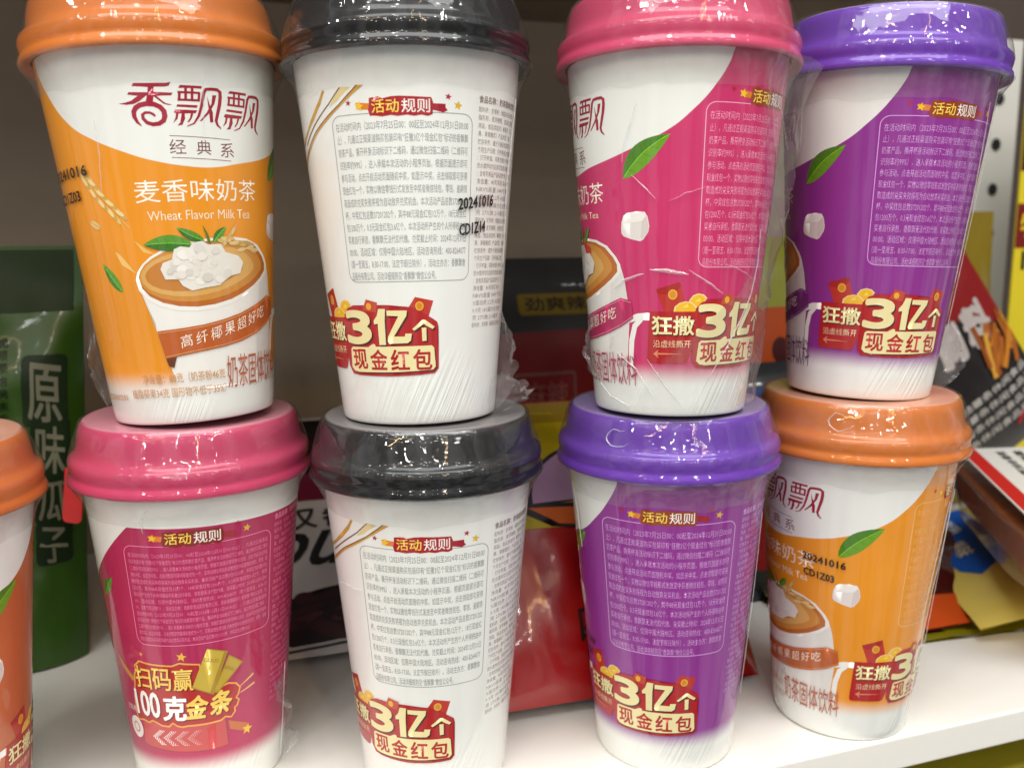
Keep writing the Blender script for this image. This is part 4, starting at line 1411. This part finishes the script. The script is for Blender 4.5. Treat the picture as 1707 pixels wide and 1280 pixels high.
# yellow over red bag leaning back between the lower white and purple cups
yb = Pack('yellow_red_snack_bag', 'glossy yellow and red snack bag lying between the lower white and purple cups', 'snack bag',
          (0.045, 0.402, 0.002), R(16), R(38), 0.17, 0.165, 0.064, (160, 6, 8), 21, rough=.28, coat=.7, crease=.0019)
A = yb.art()
A.poly([(-84, 84), (84, 72), (84, 163), (-84, 163)], (186, 160, 14), 0)
A.poly([(-84, 150), (84, 150), (84, 164), (-84, 164)], (150, 118, 10), 1)
A.build('yellow_panel', yb.root)
A = yb.art()
A.ell(10, 92, 40, 34, (30, 14, 22), 1, 40, a0=0, a1=180)
A.ell(10, 93, 37, 31, (176, 136, 170), 2, 40, a0=0, a1=180)
A.poly([(-40, 94), (60, 86), (60, 66), (-20, 80)], (30, 14, 22), 3)
A.poly([(-30, 91), (58, 83), (58, 69), (-16, 81)], (204, 92, 20), 4)
A.build('turnip_print', yb.root)
A = yb.art()
A.text('四川', -14, 24, 14, 40, (40, 6, 8), 1, bold=.02)
A.build('place_lettering', yb.root)
A = yb.art()
A.text('Sichuan', -10, 13, 18, 20, (44, 8, 10), 1, bold=.01)
A.build('small_lettering', yb.root)

# between the upper pink and purple cups, far back
eb = Pack('lime_orange_snack_bag', 'lime and orange snack bag standing at the back between pink and purple cups', 'snack bag',
          (0.185, 0.60, 0.001), R(18), R(4), 0.13, 0.225, 0.045, (150, 156, 10), 31)
A = eb.art()
A.poly([(-64, 2), (64, 2), (64, 178), (-64, 176)], (190, 76, 14), 0)
A.ell(-8, 148, 7, 9, (70, 16, 14), 1)
A.build('orange_panel', eb.root)
db = Pack('dark_blue_snack_bag', 'dark blue and black snack bag low between the pink and purple cups', 'snack bag',
          (0.185, 0.535, 0.001), R(18), R(10), 0.12, 0.148, 0.04, (10, 12, 20), 36)
A = db.art()
A.poly([(-58, 60), (-16, 60), (-16, 132), (-58, 132)], (18, 62, 130), 0)
A.poly([(-58, 82), (-20, 88), (-20, 98), (-58, 94)], (196, 160, 20), 1)
A.poly([(-58, 20), (58, 20), (58, 62), (-58, 62)], (150, 20, 20), 0)
A.ell(20, 138, 16, 6, (60, 130, 170), 1)
A.build('printed_panel', db.root)

# fries bag leaning at the right
fb = Pack('fries_snack_bag', 'red and black snack bag with fries picture leaning at the right end', 'snack bag',
          (0.338, 0.635, 0.047), R(8), R(8), 0.18, 0.172, 0.05, (20, 13, 13), 41, roll=R(-32), coat=.15)
A = fb.art()
A.poly([(-60, 170), (89, 170), (89, 82)], (128, 8, 12), 0)
A.build('red_panel', fb.root)
A = fb.art()
A.text('料', 42, 82, 70, 114, (176, 168, 164), 2, bold=.05, shear=4)
A.text('调', 12, 82, 38, 112, (176, 168, 164), 2, bold=.05, shear=4)
A.build('title_lettering', fb.root)
A = fb.art()
for i in range(4):
    A.text('香脆薯条休闲食品开袋即食'[i:i + 8], 0 + i * 2, 48 - i * 9, 80 + i * 2, 54 - i * 9, (176, 172, 168), 2, bold=.02)
A.stroke([(50, 16), (62, 24), (74, 20), (86, 30)], 3, (160, 16, 20), 2)
A.build('small_lettering', fb.root)
A = fb.art()
rd = random.Random(9)
for i in range(24):
    x, z = rd.uniform(44, 78), rd.uniform(54, 70)
    a = rd.uniform(.1, .9)
    l = rd.uniform(20, 36)
    A.stroke([(x, z), (x + l * .5 * sin(a) + rd.uniform(-2, 2), z + l * .5 * cos(a)), (min(88, x + l * sin(a) * 1.1), z + l * cos(a))], 4.2,
             rd.choice([(190, 120, 30), (160, 88, 20), (204, 150, 54), (140, 70, 16)]), 3 + i % 6)
A.build('fries_picture', fb.root)
yp = Pack('yellow_snack_pack', 'dull yellow snack pack standing at the back left of the perforated upright', 'snack pack',
          (0.356, 0.715, 0.001), R(16), R(2), 0.09, 0.243, 0.03, (120, 100, 6), 77, coat=.1)

# blue and yellow sachet under the tray
sb = Pack('yellow_sachet', 'pale yellow sachet with blue oval emblem under the clear tray at the right', 'sachet',
          (0.270, 0.545, 0.009), R(-97), R(72), 0.172, 0.12, 0.022, (226, 206, 96), 51, rough=.3)
A = sb.art()
A.poly([(-74, 10), (-50, 7), (-10, 9), (24, 13), (36, 22), (28, 36), (0, 46), (-74, 48)], (24, 92, 186), 1)
A.text('鲜脆', -52, 20, -26, 36, (226, 232, 236), 2, bold=.02)
A.stroke([(-56, 16), (-40, 13), (-22, 16), (-16, 24)], 1.6, (226, 232, 236), 2)
A.text('美味', -14, 18, 10, 30, (216, 206, 150), 2, bold=.02)
A.build('blue_emblem', sb.root)

# orange and olive bag flat on the shelf at the right
ob = Pack('orange_foil_bag', 'foil bag with painted dark red shadow and orange edge, flat under the sachet at right', 'foil bag',
          (0.315, 0.488, 0.004), R(14), R(80), 0.19, 0.12, 0.014, (70, 14, 10), 61, rough=.25, coat=.8)  # maroon base puts the shadow behind the orange strip into the colour
A = ob.art()
A.poly([(-94, 1), (94, 1), (94, 16), (20, 20), (-94, 30)], (196, 74, 16), 0)
A.build('orange_edge', ob.root)
ob2 = Pack('olive_foil_bag', 'olive yellow foil bag lowest on the shelf under the orange foil bag', 'foil bag',
           (0.30, 0.478, 0.001), R(13), R(87), 0.26, 0.12, 0.006, (128, 118, 14), 66, rough=.3, coat=.6)

# clear plastic tray of brown snack with a printed paper lid label
tr = thing('snack_tray', 'clear plastic tray of brown snack with white and red paper label at the right', 'snack tray',
           Matrix.Translation((0.326, 0.482, 0.046)) @ Matrix.Rotation(R(-101), 4, 'Z') @ Matrix.Rotation(R(3), 4, 'Y') @ Matrix.Rotation(R(4), 4, 'X'))
m_clear = film_mat('tray_plastic', .08, .05, .06, .35, 60, 1.0)
bm = bmesh.new()
prof = [(0.070, 0.046, 0.0), (0.075, 0.051, 0.004), (0.080, 0.054, 0.030), (0.0805, 0.0545, 0.036), (0.082, 0.056, 0.037), (0.082, 0.056, 0.039)]
rings = []
for a, b, z in prof:
    ring = []
    for i in range(48):
        t = 2 * pi * i / 48
        ct, stn = cos(t), sin(t)
        ex = .35
        x = a * math.copysign(abs(ct) ** ex, ct) + .0012 * noise.noise((i * .9, z * 90, 1))
        y = b * math.copysign(abs(stn) ** ex, stn) + .0012 * noise.noise((i * .9, z * 90, 5))
        ring.append(bm.verts.new((x, y, z)))
    rings.append(ring)
for q in range(len(rings) - 1):
    for i in range(48):
        j = (i + 1) % 48
        f = bm.faces.new((rings[q][i], rings[q][j], rings[q + 1][j], rings[q + 1][i])); f.smooth = True
bm.faces.new(rings[0][::-1])
me = bpy.data.meshes.new('tray_shell'); bm.to_mesh(me); bm.free(); me.materials.append(m_clear)
link('tray_shell', me, tr)
box_obj('snack_filling', (-0.072, -0.0475, 0.008), (0.072, 0.0475, 0.030), plain('brown_snack', (160, 92, 44), .5, .2, bump=.6, bscale=160, mottle=.3), tr, .004)
box_obj('paper_label', (-0.074, -0.046, 0.0395), (0.074, 0.050, 0.0405), plain('label_paper', (214, 212, 206), .5, .2), tr, .0003)
A = Art(lambda x, y, l: (x / 1000, y / 1000, .0406 + .0001 * l), 1.0, None, None, False)
A.poly([(-73, 38), (73, 38), (73, 49), (-73, 49)], (186, 24, 22), 0)
A.poly([(-73, -45), (73, -45), (73, -36), (-73, -36)], (186, 24, 22), 0)
for i in range(6):
    A.text('配料表白砂糖食用植物油香辛料调味品净含量保质期'[i * 2:i * 2 + 11], -66, 24 - i * 10, 60 - (i * 13 % 22), 29.5 - i * 10, (40, 40, 44), 1, bold=.02)
A.build('label_print', tr)

# price signs far right
ps = thing('price_card', 'yellow and maroon price card with black figures at the far right edge', 'price card',
           Matrix.Translation((0.441, 0.74, 0.0)) @ Matrix.Rotation(YAW, 4, 'Z'))
box_obj('card', (-0.028, 0, 0.001), (0.05, 0.0015, 0.33), plain('price_yellow', (206, 186, 22), .5), ps)
A = Art(lambda x, z, l: (x / 1000, -.0002 - .0001 * l, z / 1000), 1.0, None, None, False)
A.poly([(-28, 276), (50, 276), (50, 330), (-28, 330)], (70, 14, 14), 0)
A.poly([(-28, 214), (50, 214), (50, 250), (-28, 250)], (110, 16, 14), 0)
A.text('10', -20, 196, 4, 212, (20, 18, 12), 1, bold=.03)
A.text('特价', -24, 222, 40, 244, (206, 186, 22), 1, bold=.02)
A.build('card_print', ps)
yc = box_obj('yellow_clip', (-0.004, -0.003, -0.008), (0.004, 0.003, 0.008), plain('yellow_gloss', (240, 220, 10), .2, 1.0), None, .002)
yc.matrix_world = Matrix.Translation((0.4105, 0.776, 0.2065)) @ Matrix.Rotation(YAW, 4, 'Z')
yc['label'] = 'small glossy yellow clip on the white perforated upright'
yc['category'] = 'clip'

# carton below the shelf edge, bottom right
cb = box_obj('yellow_carton', (-0.2, 0, 0), (0.3, 0.2, 0.12), plain('olive_carton', (150, 140, 20), .5, mottle=.1), None, .002)
cb.matrix_world = Matrix.Translation((0.25, 0.43, -0.1795)) @ Matrix.Rotation(YAW, 4, 'Z')
cb['label'] = 'olive yellow carton on the shelf below, under the white shelf edge'
cb['category'] = 'carton'
